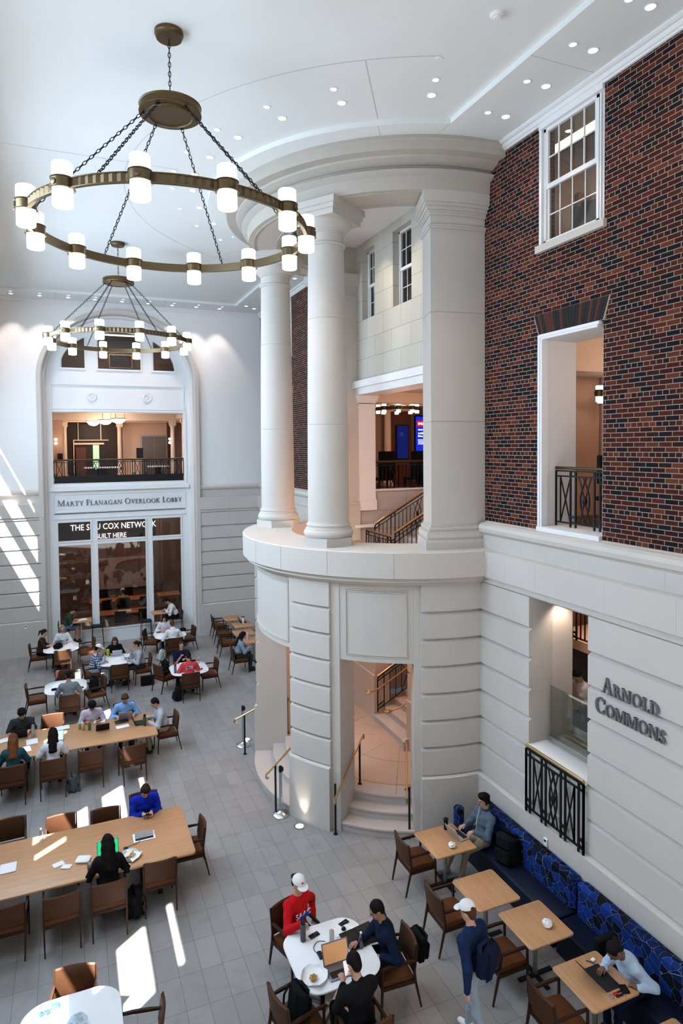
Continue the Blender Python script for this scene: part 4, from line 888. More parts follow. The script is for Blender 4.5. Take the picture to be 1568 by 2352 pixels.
# ------------------------------------------------------------------ serif lettering on the walls
def serif(ch):
    """letter as list of polygons in a unit-height box, returns (polys,width)"""
    TH,TN,SR=.17,.075,.055; P=[]
    def rect(x0,x1,y0,y1): P.append([(x0,y0),(x1,y0),(x1,y1),(x0,y1)])
    def stem(x,y0=0,y1=1,w=TH,s0=True,s1=True):
        rect(x,x+w,y0,y1)
        if s0: rect(x-.07,x+w+.07,y0,y0+SR)
        if s1: rect(x-.07,x+w+.07,y1-SR,y1)
    def diag(x0,y0,x1,y1,w): P.append([(x0,y0),(x0+w,y0),(x1+w,y1),(x1,y1)])
    def arc_(cx,cy,rx,ry,a0,a1,wmax=TH,wmin=TN,n=14):
        for i in range(n):
            q=[]
            for k,s in ((i,1),(i+1,1),(i+1,0),(i,0)):
                t=math.radians(a0+(a1-a0)*k/n); w=wmin+(wmax-wmin)*abs(math.cos(t)); f=0 if s else w
                q.append((cx+(rx-f)*math.cos(t),cy+(ry-f*.75)*math.sin(t)))
            P.append(q)
    if ch=='A': diag(.10,0,.40,1,TN); diag(.62,0,.36,1,TH); rect(.2,.62,.32,.38); rect(.0,.26,0,SR); rect(.52,.90,0,SR); w=.88
    elif ch=='B': stem(.08); arc_(.25,.76,.30,.24,-90,90); arc_(.25,.27,.36,.27,-90,90); w=.68
    elif ch=='C': arc_(.45,.5,.44,.52,45,315); rect(.76,.80,.66,.96); rect(.76,.80,.06,.3); w=.84
    elif ch=='D': stem(.08); arc_(.25,.5,.55,.5,-90,90); w=.86
    elif ch=='E': stem(.08); rect(.1,.58,.94,1); rect(.1,.6,0,.06); rect(.1,.48,.49,.55); rect(.54,.58,.8,1); rect(.56,.6,0,.2); rect(.44,.48,.42,.62); w=.66
    elif ch=='F': stem(.08); rect(.1,.56,.94,1); rect(.1,.46,.48,.54); rect(.52,.56,.8,1); rect(.42,.46,.4,.62); w=.6
    elif ch=='G': arc_(.45,.5,.44,.52,45,320); rect(.76,.80,.66,.96); stem(.66,.05,.42,w=.15,s0=False); w=.92
    elif ch=='K': stem(.08); diag(.22,.42,.60,1,TN); diag(.56,0,.28,.52,TH); rect(.5,.82,0,SR); rect(.48,.78,1-SR,1); w=.82
    elif ch=='L': stem(.08); rect(.1,.58,0,.06); rect(.54,.58,0,.24); w=.62
    elif ch=='M': stem(.08,w=TN); stem(.86,w=TH); diag(.46,0,.08,1,TH); diag(.46,0,.86,1,TN); w=1.12
    elif ch=='N': stem(.08,w=TN); stem(.72,w=TN,s0=False); diag(.66,0,.06,1,TH); w=.90
    elif ch=='O': arc_(.47,.5,.46,.52,0,360,n=28); w=.96
    elif ch=='R': stem(.08); arc_(.25,.74,.32,.26,-90,90); diag(.62,0,.34,.5,TH*.9); rect(.58,.86,0,SR); w=.80
    elif ch=='S': arc_(.30,.74,.25,.27,30,250); arc_(.30,.27,.28,.28,-150,80); rect(.52,.56,.7,.95); rect(.02,.06,.06,.3); w=.62
    elif ch=='T': stem(.32); rect(.02,.80,.94,1); rect(.02,.06,.78,1); rect(.76,.80,.78,1); w=.80
    elif ch=='V': diag(.34,0,.08,1,TH); diag(.40,0,.66,1,TN); rect(0,.32,1-SR,1); rect(.56,.84,1-SR,1); w=.82
    elif ch=='Y': stem(.34,0,.48,s1=False); diag(.34,.44,.08,1,TH*.9); diag(.42,.44,.66,1,TN); rect(0,.3,1-SR,1); rect(.56,.82,1-SR,1); w=.8
    else: w=.35
    return P,w
def small_caps(text,M,h,length,label,depth=.02):
    glyphs=[];x=0
    for wd in text.split(' '):
        for i,c in enumerate(wd):
            s=1.0 if i==0 else .78
            P,w=serif(c.upper()); glyphs.append((P,x,s,c)); x+=w*s+.06
        x+=.38
    sc=length/(x-.44); t=None
    t=thing('wall_lettering',label,'lettering',(0,0,0))
    t.matrix_world=Matrix.Identity(4)
    for (P,x0,s,c) in glyphs:
        m=MB()
        for poly in P:
            m.prism([((x0+px*s)*sc,py*s*h) for px,py in poly],0,depth+.00035*P.index(poly),M)
        m.build('letter_'+c.lower(),greyst,t,smooth=False)
small_caps('MARTY FLANAGAN OVERLOOK LOBBY',T(-.42,YI-.005,5.30)@Matrix.Rotation(PI/2,4,'X'),.215,4.54,'grey serif capitals on the white panel above the ground floor windows of the arch')
MR=Matrix(((0,0,-1,7.075),(-1,0,0,7.16),(0,1,0,3.845),(0,0,0,1)))
small_caps('ARNOLD',MR,.225,1.0,'upper row of large grey serif capitals on the right limestone wall',.03)
MR=Matrix(((0,0,-1,7.075),(-1,0,0,7.28),(0,1,0,3.52),(0,0,0,1)))
small_caps('COMMONS',MR,.225,1.22,'lower row of large grey serif capitals on the right limestone wall',.03)
# ------------------------------------------------------------------ chandeliers
def chain(mb,A,B,link=.075,r=.006,w=.018):
    A=Vector(A);B=Vector(B);L=(B-A).length;n=max(2,int(L/(link*.78)));d=(B-A).normalized()
    q=Vector((0,0,1)) if abs(d.z)<.9 else Vector((1,0,0)); e=(q-d*q.dot(d)).normalized(); f=d.cross(e)
    for i in range(n):
        c=A+(B-A)*((i+.5)/n); s=e if i%2 else f
        mb.tube([c+d*(link*.5*math.cos(a))+s*(w*math.sin(a)) for a in [k*PI/4+PI/8 for k in range(8)]],r,4,closed=True)
def chandelier(x,y,label,fine=True,R=1.77,zr=10.29,zh=11.82,zc=ZC+.09,nl=12,ph=251,group='ring chandeliers',sc=1.0,nch=6):
    t=thing('ring_chandelier',label,'chandelier',(x,y,0),0,group)
    MB().lathe([(0,zc),(.185,zc),(.185,zc-.045),(.175,zc-.055),(.165,zc-.09),(0,zc-.092)],n=36).build('canopy',bronze,t)
    m=MB()
    if fine: chain(m,(0,0,zc-.09),(0,0,zh+.13))
    else: m.tube([(0,0,zc-.09),(0,0,zh+.1)],.010,6)
    m.tube([(0,0,zc-.1),(0,0,zh+.1)],.004,5); m.build('suspension_chain',iron,t)
    hr=.40*sc
    m=MB(); m.lathe([(0,zh+.11),(hr,zh+.11),(hr*1.01,zh+.10),(hr*.985,zh+.09),(hr*.985,zh+.02),(hr*1.01,zh+.01),(hr,zh-.005),(hr*.78,zh-.01),(hr*.76,zh-.03),(hr*.70,zh-.034),(hr*.68,zh-.02),(0,zh-.02)],n=48); m.build('hub_disc',bronze,t)
    # fluted ring band
    bz0,bz1=zr-.055,zr+.06; m=MB(); nseg=240 if fine else 120; k=0
    pr=[]
    for i in range(nseg):
        a=2*PI*i/nseg; ro=R+(.012 if i%2 else -.004) if sc==1 else R; pr.append((a,ro))
    for (a,ro) in pr:
        c,s=math.cos(a),math.sin(a)
        for (rr_,z) in ((R-.03,bz1),(R+.016,bz1),(R+.016,bz1-.012),(ro,bz1-.014),(ro,bz0+.014),(R+.016,bz0+.012),(R+.016,bz0),(R-.03,bz0)): m.v.append((rr_*c,rr_*s,z))
    for i in range(nseg):
        i2=(i+1)%nseg
        for j in range(8): m.f.append((i*8+j,i*8+(j+1)%8,i2*8+(j+1)%8,i2*8+j)); m.m.append(0)
    m.build('ring_band',bronze_l,t,ang=30)
    for i in range(nl):
        a=math.radians(ph+360/nl*i); c,s=math.cos(a),math.sin(a); px,py=R*c,R*s; lr=.108*sc
        MB().lathe([(0,zr-.235*sc),(lr*.9,zr-.235*sc),(lr,zr-.225*sc),(lr,zr+.225*sc),(lr*.9,zr+.235*sc),(0,zr+.235*sc)],n=24,c=(px,py,0)).build('lamp_shade',opal,None)
        sh_=COL.objects[-1]; k=MB(); k.lathe([(lr+.012,zr-.045),(lr+.020,zr-.055),(lr+.03,zr-.05),(lr+.012,zr-.04),(lr+.012,zr+.055),(lr+.022,zr+.06),(lr+.018,zr+.07),(lr+.002,zr+.07)],n=24,c=(px,py,0),capped=False)
        Mr=T(px+c*(lr+.010),py+s*(lr+.010),zr+.005)@Matrix.Rotation(a,4,'Z')@Matrix.Rotation(PI/2,4,'Y')
        k.lathe([(.034,0),(.034,.01),(.025,.014),(0,.014)],n=14,M=Mr); kc=k.build('collar',bronze_l,t); sh_.parent=kc
    for i in range(nch):
        a=math.radians(ph-15+360/nch*i+0); m=MB(); A=(hr*.85*math.cos(a),hr*.85*math.sin(a),zh-.01); B=((R-.01)*math.cos(a),(R-.01)*math.sin(a),bz1)
        if fine: chain(m,A,B)
        else: m.tube([A,B],.009,5)
        m.lathe([(.012,zh-.035),(.018,zh-.02),(.012,zh)],n=8,c=(A[0],A[1],0)); m.build('chain',iron,t)
    return t
chandelier(1.34,8.93,'large bronze ring chandelier with twelve white cylinder lamps hanging nearest the camera')
chandelier(1.33,18.42,'bronze ring chandelier with twelve white cylinder lamps hanging farther away before the arch')
chandelier(9.75,18.6,'small ring chandelier glowing in the far lounge behind the stair railing',False,.62,8.62,8.82,8.95,8,20,None,.62,4)
chandelier(9.5,8.9,'small ring chandelier glimpsed through the opening in the brick wall',False,.62,8.35,8.9,9.5,8,20,None,.62,4)
# ------------------------------------------------------------------ recessed downlights
def downlight(name,x,y,z,r,lm,label,group):
    t=thing(name,label,'downlight',(x,y,z),0,group)
    MB().lathe([(r*1.28,0),(r*1.28,-.006),(r*1.02,-.009),(r,0)],n=20,capped=False).build('trim_ring',white,t)
    MB().lathe([(0,-.003),(r,-.003)],n=20,capped=False).build('lens',lm,t)
def place(i,n,a,b): return '%s of %s'%(a,b)
ordn=['first','second','third','fourth','fifth','sixth','seventh','eighth','ninth','tenth','eleventh','twelfth','thirteenth']
for i,y in enumerate((6.09,7.04,7.99,8.96)):
    downlight('downlight',6.72,y,ZC,.062,lensm,'bright round downlight by the brick wall, %s from the right edge of the picture'%ordn[i],'bright downlights along the brick wall')
    downlight('small_downlight',6.37,y,ZC,.05,lensc,'small dim bluish downlight by the brick wall, %s from the right edge of the picture'%ordn[i],'dim downlights along the brick wall')
for i,y in enumerate((2.3,3.25,4.2,5.15,6.09,7.04,7.99,8.96,18.9,19.9,20.9,21.9)):
    lamp('wall_wash','SPOT',(6.72,y,ZC-.03),70,(1,.82,.66),target=(7.1,y,9),spot_size=math.radians(62),spot_blend=.7,shadow_soft_size=.05)
rotL=[(5.34,8.99),(4.13,9.72),(3.4,10.53),(2.88,11.46),(2.58,12.42),(2.45,13.3),(2.56,14.04+.1),(2.87,15.08),(3.38,16.03),(4.09,16.81)]
rotS=[(5.18,8.6),(3.86,9.4),(3.06,10.28),(2.48,11.32),(2.15,12.38),(2.05,13.3),(2.14,14.16),(2.47,15.3),(3.04,16.33),(3.81,17.19)]
for i,((x,y),(u,v)) in enumerate(zip(rotL,rotS)):
    downlight('downlight',x,y,ZC+.09,.062,lensm,'bright round downlight in the arc before the rotunda, %s counting from the brick wall'%ordn[i],'bright downlights curving round the rotunda')
    downlight('small_downlight',u,v,ZC+.09,.05,lensc,'small dim downlight in the arc before the rotunda, %s counting from the brick wall'%ordn[i],'dim downlights curving round the rotunda')
for x,y in rotL: lamp('rotunda_wash','SPOT',(x,y,ZC-.0),130,(1,.82,.68),target=(CX-(CX-x)*.85,CY-(CY-y)*.85,8),spot_size=math.radians(60),spot_blend=.8,shadow_soft_size=.05)
bx=[-2.6,-1.71,-.81,.11,1.0,1.93,2.86,3.72,4.62,5.51]
for i,x in enumerate(bx[1:]):
    downlight('downlight',x,25.22,ZC,.062,lensm,'bright round downlight along the back wall, %s from the left edge of the picture'%ordn[i],'bright downlights along the back wall')
    downlight('small_downlight',x+.02,24.85,ZC,.05,lensc,'small dim downlight along the back wall, %s from the left edge of the picture'%ordn[i],'dim downlights along the back wall')
for x in bx: lamp('back_wall_wash','SPOT',(x,25.22,ZC-.03),150,(1,.84,.78),target=(x,25.6,9),spot_size=math.radians(66),spot_blend=.6,shadow_soft_size=.04)
for i,(x,y) in enumerate(((6.78,19.9),(6.72,22.6),(6.75,24.75),(6.35,24.4))):
    downlight('downlight',x,y,ZC,.06,lensm,['bright downlight seen between the two big columns','bright downlight beside the far strip of brick wall','bright downlight in the far right corner of the hall','bright downlight just left of the far corner'][i],'bright downlights at the far brick wall')
for i,(x,y) in enumerate(((6.06,12.39),(6.06,13.22),(6.07,14.08))):
    downlight('downlight',x,y,ZC+.09,.055,lensm,'warm downlight inside the rotunda ceiling, %s from the square pier'%ordn[i],'downlights inside the rotunda')
    lamp('inner_wash','SPOT',(x+.25,y+.5,ZC-.02),110,(1,.86,.66),target=(7.2,y+.5,10.5),spot_size=math.radians(70),spot_blend=.8,shadow_soft_size=.05)
sd=thing('smoke_detector','round white smoke detector on the ceiling near the top edge','smoke detector',(5.14,7.03,ZC+.09)); MB().lathe([(.09,0),(.09,-.02),(.075,-.035)],n=24).build('base',paperm,sd); MB().lathe([(.05,-.035),(.045,-.055),(0,-.06)],n=20).build('sensor',paperm,sd)
for x,y,l in ((4.95,8.12,'small flat sprinkler cover on the ceiling below the smoke detector'),(.57,13.67,'small flat sprinkler cover on the ceiling seen left of the chandelier chains'),(-1.7,13.4,'small flat sprinkler cover at the left edge of the ceiling')):
    tag(MB().lathe([(0,-.008),(.045,-.008),(.05,0)],n=18,capped=False).build('sprinkler_cover',ceilm,loc=(x,y,ZC+.09)),l,'sprinkler','flat sprinkler covers')
# ------------------------------------------------------------------ furniture
def rrect(hx,hy,r,n=5):
    p=[]
    for cx,cy,a in ((hx-r,hy-r,0),(-hx+r,hy-r,90),(-hx+r,-hy+r,180),(hx-r,-hy+r,270)):
        for i in range(n+1): t=math.radians(a+90*i/n); p.append((cx+r*math.cos(t),cy+r*math.sin(t)))
    return p
def slab(mb,poly,z0,z1,e=.008,mi=0):
    def sc_(p,k): 
        return [(x-(k if x>0 else -k),y-(k if y>0 else -k)) for x,y in p]
    N=len(poly); rings=[(sc_(poly,e),z0),(poly,z0+e),(poly,z1-e),(sc_(poly,e),z1)]; k=len(mb.v)
    for pl_,z in rings: mb.v+=[(x,y,z) for x,y in pl_]
    for a in range(3):
        for i in range(N): mb.f.append((k+a*N+i,k+a*N+(i+1)%N,k+(a+1)*N+(i+1)%N,k+(a+1)*N+i)); mb.m.append(mi)
    mb.f.append(tuple(k+i for i in range(N-1,-1,-1))); mb.f.append(tuple(k+3*N+i for i in range(N))); mb.m+=[mi,mi]
def make_chair(label):
    t=thing('dining_chair',label,'chair',(0,0,0),0,'brown leather armchairs of the hall')
    m=MB(); n=6; k=0
    for i in range(n+1):
        x=-.235+.47*i/n; c=.018*(1-(x/.235)**2)
        for (y,z) in ((-.235-c,.405),(-.25-c,.43),(-.235-c,.465),(.0,.485),(.20,.47),(.215,.405)): m.v.append((x,y,z))
    for i in range(n):
        for j in range(6): m.f.append((i*6+j,i*6+(j+1)%6,(i+1)*6+(j+1)%6,(i+1)*6+j)); m.m.append(0)
    m.f.append(tuple(range(5,-1,-1))); m.f.append(tuple(n*6+j for j in range(6))); m.m+=[0,0]; m.build('seat',leather_t,t)
    m=MB(); n=8; k=0
    for i in range(n+1):
        x=-.235+.47*i/n; c=.035*(1-(x/.235)**2)
        for (y,z) in ((.205+c,.52),(.195+c,.54),(.235+c,.845),(.255+c,.86),(.275+c,.845),(.235+c,.52)): m.v.append((x,y,z))
    for i in range(n):
        for j in range(6): m.f.append((i*6+j,i*6+(j+1)%6,(i+1)*6+(j+1)%6,(i+1)*6+j)); m.m.append(0)
    m.f.append(tuple(range(5,-1,-1))); m.f.append(tuple(n*6+j for j in range(6))); m.m+=[0,0]; m.build('backrest',leather,t)
    for s in (-1,1):
        q=MB(); x=s*.25
        q.tube([(x,-.255,0),(x,-.24,.40),(x,-.235,.645)],[.015,.021,.018],4); q.build('leg',chairwood,t)
        q=MB(); q.tube([(x*.97,.315,0),(x,.225,.40),(x,.215,.52),(x,.262,.85)],[.014,.022,.02,.014],4); q.build('leg',chairwood,t)
        q=MB(); q.tube([(x,-.27,.650),(x,-.1,.662),(x,.10,.662),(x,.235,.655)],[.018,.024,.024,.018],4); q.build('armrest',chairwood,t)
    q=MB(); q.box(-.24,.24,-.245,-.215,.36,.41); q.box(-.24,.24,.195,.225,.36,.41); q.box(-.262,-.238,-.24,.22,.36,.41); q.box(.238,.262,-.24,.22,.36,.41); q.box(-.24,.24,.205,.235,.49,.525); q.build('apron',chairwood,t,smooth=False)
    return t
chair0=None
def chair(x,y,deg,label):
    global chair0
    if chair0 is None: chair0=make_chair(label); chair0.location=(x,y,0); chair0.rotation_euler=(0,0,face_rz(deg)); return chair0
    return dup(chair0,(x,y,0),face_rz(deg),label)
def long_table(x0,x1,y0,y1,label):
    t=thing('long_table',label,'table',((x0+x1)/2,(y0+y1)/2,0),0,'long oak communal tables'); hx,hy=(x1-x0)/2,(y1-y0)/2
    m=MB(); slab(m,rrect(hx,hy,.07),.705,.742,.006); m.build('table_top',oak_x,t)
    for ex in (-hx+.55,hx-.55):
        for sy in (-1,1): MB().rbox(ex-.035,ex+.035,sy*(hy-.32)-.035,sy*(hy-.32)+.035,0,.70,.004).build('leg',iron,t)
        MB().box(ex-.03,ex+.03,-hy+.3,hy-.3,.64,.70).build('crossbar',iron,t,smooth=False)
    MB().box(-hx+.5,hx-.5,-.05,.05,.60,.66).build('beam',iron,t,smooth=False)
    return t
long_table(-2.75,1.80,10.68,12.22,'long oak communal table in the lower left, nearest the camera')
long_table(-2.75,1.79,15.52,16.93,'long oak communal table farther back with laptops and bottles')
def white_table(x,y,label,rz=0,r=.30,hx=.55,hy=.56):
    t=thing('white_table',label,'table',(x,y,0),rz,'white rounded tables')
    m=MB(); slab(m,rrect(hx,hy,r,8),.715,.742,.006); m.build('table_top',laminate,t)
    for sx in (-.13,.13): MB().rbox(sx-.03,sx+.03,-.03,.03,.03,.715,.005).build('post',iron,t)
    m=MB()
    for a in (PI/4,3*PI/4): 
        M=rotz(a); m.box(-.40,.40,-.022,.022,.012,.035,0,M)
    for k in range(4): a=PI/4+k*PI/2; m.lathe([(.02,0),(.02,.015)],n=10,c=(.38*math.cos(a),.38*math.sin(a),0))
    m.build('foot',steel_b,t,smooth=False); return t
white_table(3.05,7.80,'white rounded table of the three students nearest the camera',0,.26)
white_table(-.12,7.90,'white rounded table in bright sun at the bottom left corner',0,.30,.56,.56)
white_table(-.38,23.75,'white rounded table at the far left under a dark bag',0,.34)
white_table(1.25,21.62,'white rounded table with a lime tumbler and papers, far middle',0,.34)
white_table(3.22,23.85,'white rounded table with a pink laptop before the glass front',0,.34)
white_table(3.22,19.85,'white rounded table of the student in the red shirt',0,.30)
white_table(-.22,19.75,'white rounded table of the student in the grey shirt seen from behind',0,.34)
def square_table(x,y,label,h=.37):
    t=thing('square_table',label,'table',(x,y,0),0,'square oak cafe tables')
    m=MB(); slab(m,rrect(h,h,.045),.712,.742,.006); m.build('table_top',oak_y,t)
    MB().lathe([(.034,.02),(.034,.712)],n=14).build('pedestal',steel_b,t)
    m=MB(); m.box(-.28,.28,-.03,.03,0,.022); m.box(-.03,.03,-.28,.28,0,.022); m.build('foot',iron,t,smooth=False); return t
square_table(5.74,9.32,'square oak table with a laptop beside the near curved wall',.39)
square_table(5.65,8.02,'empty square oak table, second of the row along the blue bench')
square_table(5.87,7.16,'square oak table with one crumpled napkin in its middle')
square_table(5.92,6.09,'square oak table with keys and a dark laptop, lower right')
square_table(6.0,4.95,'square oak table whose corner just enters at the bottom right edge')
square_table(5.82,25.05,'small square oak table farthest away by the back wall')
square_table(5.93,23.98,'small square oak table with a white tumbler, far right')
square_table(5.70,22.92,'small square oak table, third from the back wall')
square_table(5.80,21.92,'small square oak table with a pink tumbler, half hidden by the rotunda')
C=chair
C(1.20,10.78,90,'brown armchair at the right end of the near side of the closest long table')
C(.42,10.55,90,'brown armchair under the person in black at the closest long table')
C(-.25,10.53,92,'brown armchair left of the person in black at the closest long table')
C(-.98,10.60,88,'brown armchair at the lower left edge, near side of the closest long table')
C(-.27,12.30,-90,'sunlit brown armchair on the far side of the closest long table, beside the water bottle')
C(.47,12.22,-92,'half-sunlit brown armchair left of the person in blue')
C(-1.10,12.55,-88,'brown armchair at the left edge on the far side of the closest long table')
C(1.17,12.52,-90,'brown armchair under the person in the blue sweater')
C(1.78,11.36,180,'brown armchair at the right end of the closest long table')
C(-.46,15.20,90,'brown armchair under the woman in the white tee at the second long table')
C(.30,15.32,90,'empty brown armchair on the near side of the second long table')
C(1.17,15.18,97,'sunlit brown armchair on the near side of the second long table, turned slightly')
C(-1.24,15.22,90,'brown armchair under the person with long auburn hair')
C(-.52,17.25,-92,'empty sunlit armchair on the far side of the second long table')
C(-1.18,17.25,-90,'brown armchair under the person in the dark grey tee')
C(.40,17.32,-90,'brown armchair under the person in the white shirt with curly hair')
C(1.17,17.30,-90,'brown armchair under the person in the sky blue pullover')
C(2.08,16.35,184,'brown armchair at the right end of the second long table')
C(2.42,7.36,12,'brown armchair holding a black backpack, left of the nearest white table')
C(2.83,8.60,-72,'brown armchair under the person in the red sweatshirt')
C(3.85,7.60,176,'brown armchair under the person in the navy jacket')
C(3.06,6.78,92,'brown armchair under the person in black with a phone, at the bottom edge')
C(-.11,8.50,-100,'sunlit armchair beyond the bright white table at the bottom left')
C(.60,7.72,168,'sunlit armchair right of the bright white table, cut by the bottom edge')
C(5.27,9.50,0,'brown armchair at the square table nearest the curved steps')
C(5.10,8.18,0,'brown armchair at the empty square table, second along the bench')
C(5.33,7.20,0,'brown armchair at the square table with the crumpled napkin')
C(5.36,6.12,0,'brown armchair at the square table with keys, bottom right')
C(-1.10,24.05,2,'brown armchair under the woman in dark brown at the far left')
C(-.34,23.28,92,'sunlit armchair on the near side of the far left white table')
C(-.33,24.45,-90,'brown armchair under the blonde woman in the white blouse')
C(.42,24.0,186,'armchair right of the far left white table, its back edge in sun')
C(.50,21.50,4,'brown armchair under the person in the plaid shirt')
C(1.29,21.02,90,'empty brown armchair on the near side of the white table with the lime tumbler')
C(2.02,21.35,182,'brown armchair under the woman in the grey sweater')
C(1.25,22.45,-90,'brown armchair under the woman in black at the white table')
C(2.62,24.25,-20,'empty brown armchair left of the white table with the pink laptop')
C(3.28,23.15,90,'brown armchair under the person in the white hoodie')
C(3.88,24.10,188,'empty brown armchair right of the white table with the pink laptop')
C(3.10,24.62,-92,'brown armchair under the woman with the pink laptop')
C(2.58,20.35,28,'brown armchair holding an upright black backpack, left of the red shirt')
C(3.86,20.05,182,'empty brown armchair right of the table with the red shirt')
C(3.16,19.36,90,'brown armchair under the person in the red shirt')
C(3.18,20.75,-90,'brown armchair under the person in the navy tee with headphones')
C(-.98,19.95,4,'empty brown armchair left of the grey shirt table')
C(-.12,18.98,90,'brown armchair under the person in the grey shirt')
C(-.25,20.62,-95,'armchair beyond the grey shirt table, its left half in sun')
C(.56,19.78,192,'armchair holding a dark backpack, right of the grey shirt table')
C(5.30,25.30,0,'distant brown armchair at the table by the back wall')
C(5.22,24.10,0,'distant brown armchair, second from the back wall')
C(5.08,22.95,0,'distant brown armchair, third from the back wall')
C(5.08,21.05,0,'distant brown armchair under the person in the pale hooded jacket')
def high_table(x,y,label):
    t=thing('high_table',label,'table',(x,y,0),0,'high tables before the glass front')
    m=MB(); slab(m,rrect(.38,.30,.02),1.04,1.07,.005); m.build('table_top',oak_x,t); MB().lathe([(.04,.02),(.04,1.04)],n=14).build('pedestal',steel,t); MB().box(-.28,.28,-.20,.20,0,.02).build('foot_plate',iron,t,smooth=False)
high_table(.28,25.90,'high table with sunlit papers at the left of the glass front'); high_table(3.20,25.92,'high table at the right of the glass front')
def bar_stool(x,y,deg,label):
    t=thing('bar_stool',label,'stool',(x,y,0),face_rz(deg),'bar stools at the high tables')
    MB().rbox(-.20,.20,-.20,.20,.74,.80,.02).build('seat',navy,t)
    MB().rbox(-.19,.19,.17,.20,.86,1.08,.01).build('backrest',leather,t)
    for sx in (-1,1):
        for sy in (-1,1): MB().tube([(sx*.22,sy*.21,0),(sx*.18,sy*.17,.74)]+([(sx*.18,.20,1.06)] if sy>0 else []),.016,4).build('leg',chairwood,t)
    m=MB(); 
    for a,b in (((-.21,-.2),(.21,-.2)),((-.21,.2),(.21,.2)),((-.21,-.2),(-.21,.2)),((.21,-.2),(.21,.2))): m.tube([(a[0],a[1],.28),(b[0],b[1],.28)],.010,4)
    m.build('footrest',steel,t)
bar_stool(.86,25.95,180,'empty bar stool with a navy seat, right of the left high table'); bar_stool(-.30,25.90,0,'bar stool under the person in the green shirt')
bar_stool(2.62,25.92,0,'empty bar stool with a navy seat, left of the right high table'); bar_stool(3.80,25.92,180,'bar stool under the person in the white shirt at the high table')
# blue bench along the right wall
def bench(y0,y1,label):
    t=thing('upholstered_bench',label,'bench',(6.4,(y0+y1)/2,0),0,'blue benches along the limestone wall'); h=(y1-y0)/2
    MB().rbox(0,.48,-h,h,.30,.46,.03).build('seat',navy,t); MB().box(.03,.55,-h+.02,h-.02,.0,.30).build('base',navy,t,smooth=False)
    m=MB(); m.rbox(.385,.58,-h,h,.42,.96,.06); m.build('backrest',mosaic,t)
    return t
bench(7.43,9.90,'navy bench with cracked-glass blue backrest, far section by the curved wall'); bench(3.9,7.39,'navy bench with cracked-glass blue backrest, near section')
tag(MB().rbox(6.25,6.42,9.72,9.90,.3,.95,.05).build('bench_end',mosaic),'short blue patterned end piece of the bench beside the curved wall','bench')
# ------------------------------------------------------------------ things on tables
TZ=.744
def laptop(x,y,deg,label,body=silver,screen=None,z=TZ,w=.32,d=.22,tilt=112,kb=True):
    t=thing('laptop',label,'laptop',(x,y,z),face_rz(deg))
    bs_=MB().rbox(-w/2,w/2,-d/2,d/2,0,.014,.004).build('base',body,t)
    if kb: MB().box(-w*.42,w*.42,-d*.05,d*.38,.0135,.0155).build('keyboard',blackpl,bs_,smooth=False)
    M=T(0,-d/2,.012)@Matrix.Rotation(math.radians(-(tilt-90)),4,'X').inverted()
    M=T(0,-d/2,.012)@Matrix.Rotation(math.radians(tilt-90),4,'X')
    ld_=MB().rbox(-w/2,w/2,-.004,.004,0,d,.003,0,M).build('lid',body,t)
    MB().box(-w*.46,w*.46,.0042,.0052,.012,d*.94,0,M).build('screen',screen or blackpl,ld_,smooth=False)
    return t
# laptops: the user sits on the +Y side of the laptop's own axes, so deg is the direction from the user to the screen
green=mat('green_screen',(0,.3,.1),.3,emit=(.02,.75,.28),es=.9); scr_o=mat('tan_page_screen',(.4,.2,.08),.3,emit=(.55,.27,.12),es=.55); scr_w=mat('pale_screen',(.6,.7,.7),.3,emit=(.6,.8,.8),es=.7); scr_p=mat('white_page_screen',(.8,.8,.8),.3,emit=(.8,.75,.85),es=.7)
laptop(.45,11.05,90,'open laptop with a bright green screen on the closest long table',silver,green,w=.34,d=.23,tilt=105)
lp=laptop(3.05,7.47,90,'open silver laptop with a tan page on screen on the nearest white table',mat('graphite_laptop',(.16,.16,.17),.4,metal=.5),scr_o,w=.36,d=.25,tilt=112)
laptop(3.40,7.88,0+6,'closed-looking wide black laptop in front of the person in the navy jacket',blackpl,None,w=.36,d=.24,tilt=178,kb=False)
laptop(6.03,9.33,180+8,'silver laptop with stickers used by the man on the bench',silver,None,w=.31,d=.21,tilt=115)
laptop(6.02,6.07,180,'thin dark laptop used by the person in the pale blue shirt',blackpl,None,w=.38,d=.22,tilt=134)
laptop(1.15,16.80,-90,'silver laptop in front of the person in the sky blue pullover',silver,w=.32)
laptop(1.45,16.33,180,'open black laptop in front of the person in the pale coat',blackpl,w=.30)
laptop(-1.20,16.72,-90,'open black laptop in front of the person in the dark grey tee',blackpl,w=.34)
laptop(-.42,15.98,80,'laptop with a pale screen in front of the woman in the white tee',silver,scr_w,w=.30)
laptop(.60,16.38,-90,'black tablet in a stand on the second long table',blackpl,w=.30,d=.20,tilt=120,kb=False)
laptop(-.42,24.05,-90,'silver laptop behind the dark bag at the far left white table',silver,w=.32)
laptop(1.30,22.08,-90,'silver laptop in front of the woman in black',silver,w=.30); laptop(1.62,21.55,182,'silver laptop in front of the woman in the grey sweater',silver,w=.30)
laptop(3.15,24.12,-90,'open pink laptop on the white table before the glass front',mat('pink_laptop',(.75,.36,.44),.4),w=.32)
laptop(3.28,20.12,-90,'open laptop in front of the person in the navy tee',blackpl,scr_p,w=.34); laptop(3.10,19.62,90,'open laptop in front of the person in the red shirt',silver,scr_p,w=.34)
laptop(6.02,24.28,180,'small black laptop on the far table with the white tumbler',blackpl,w=.26)
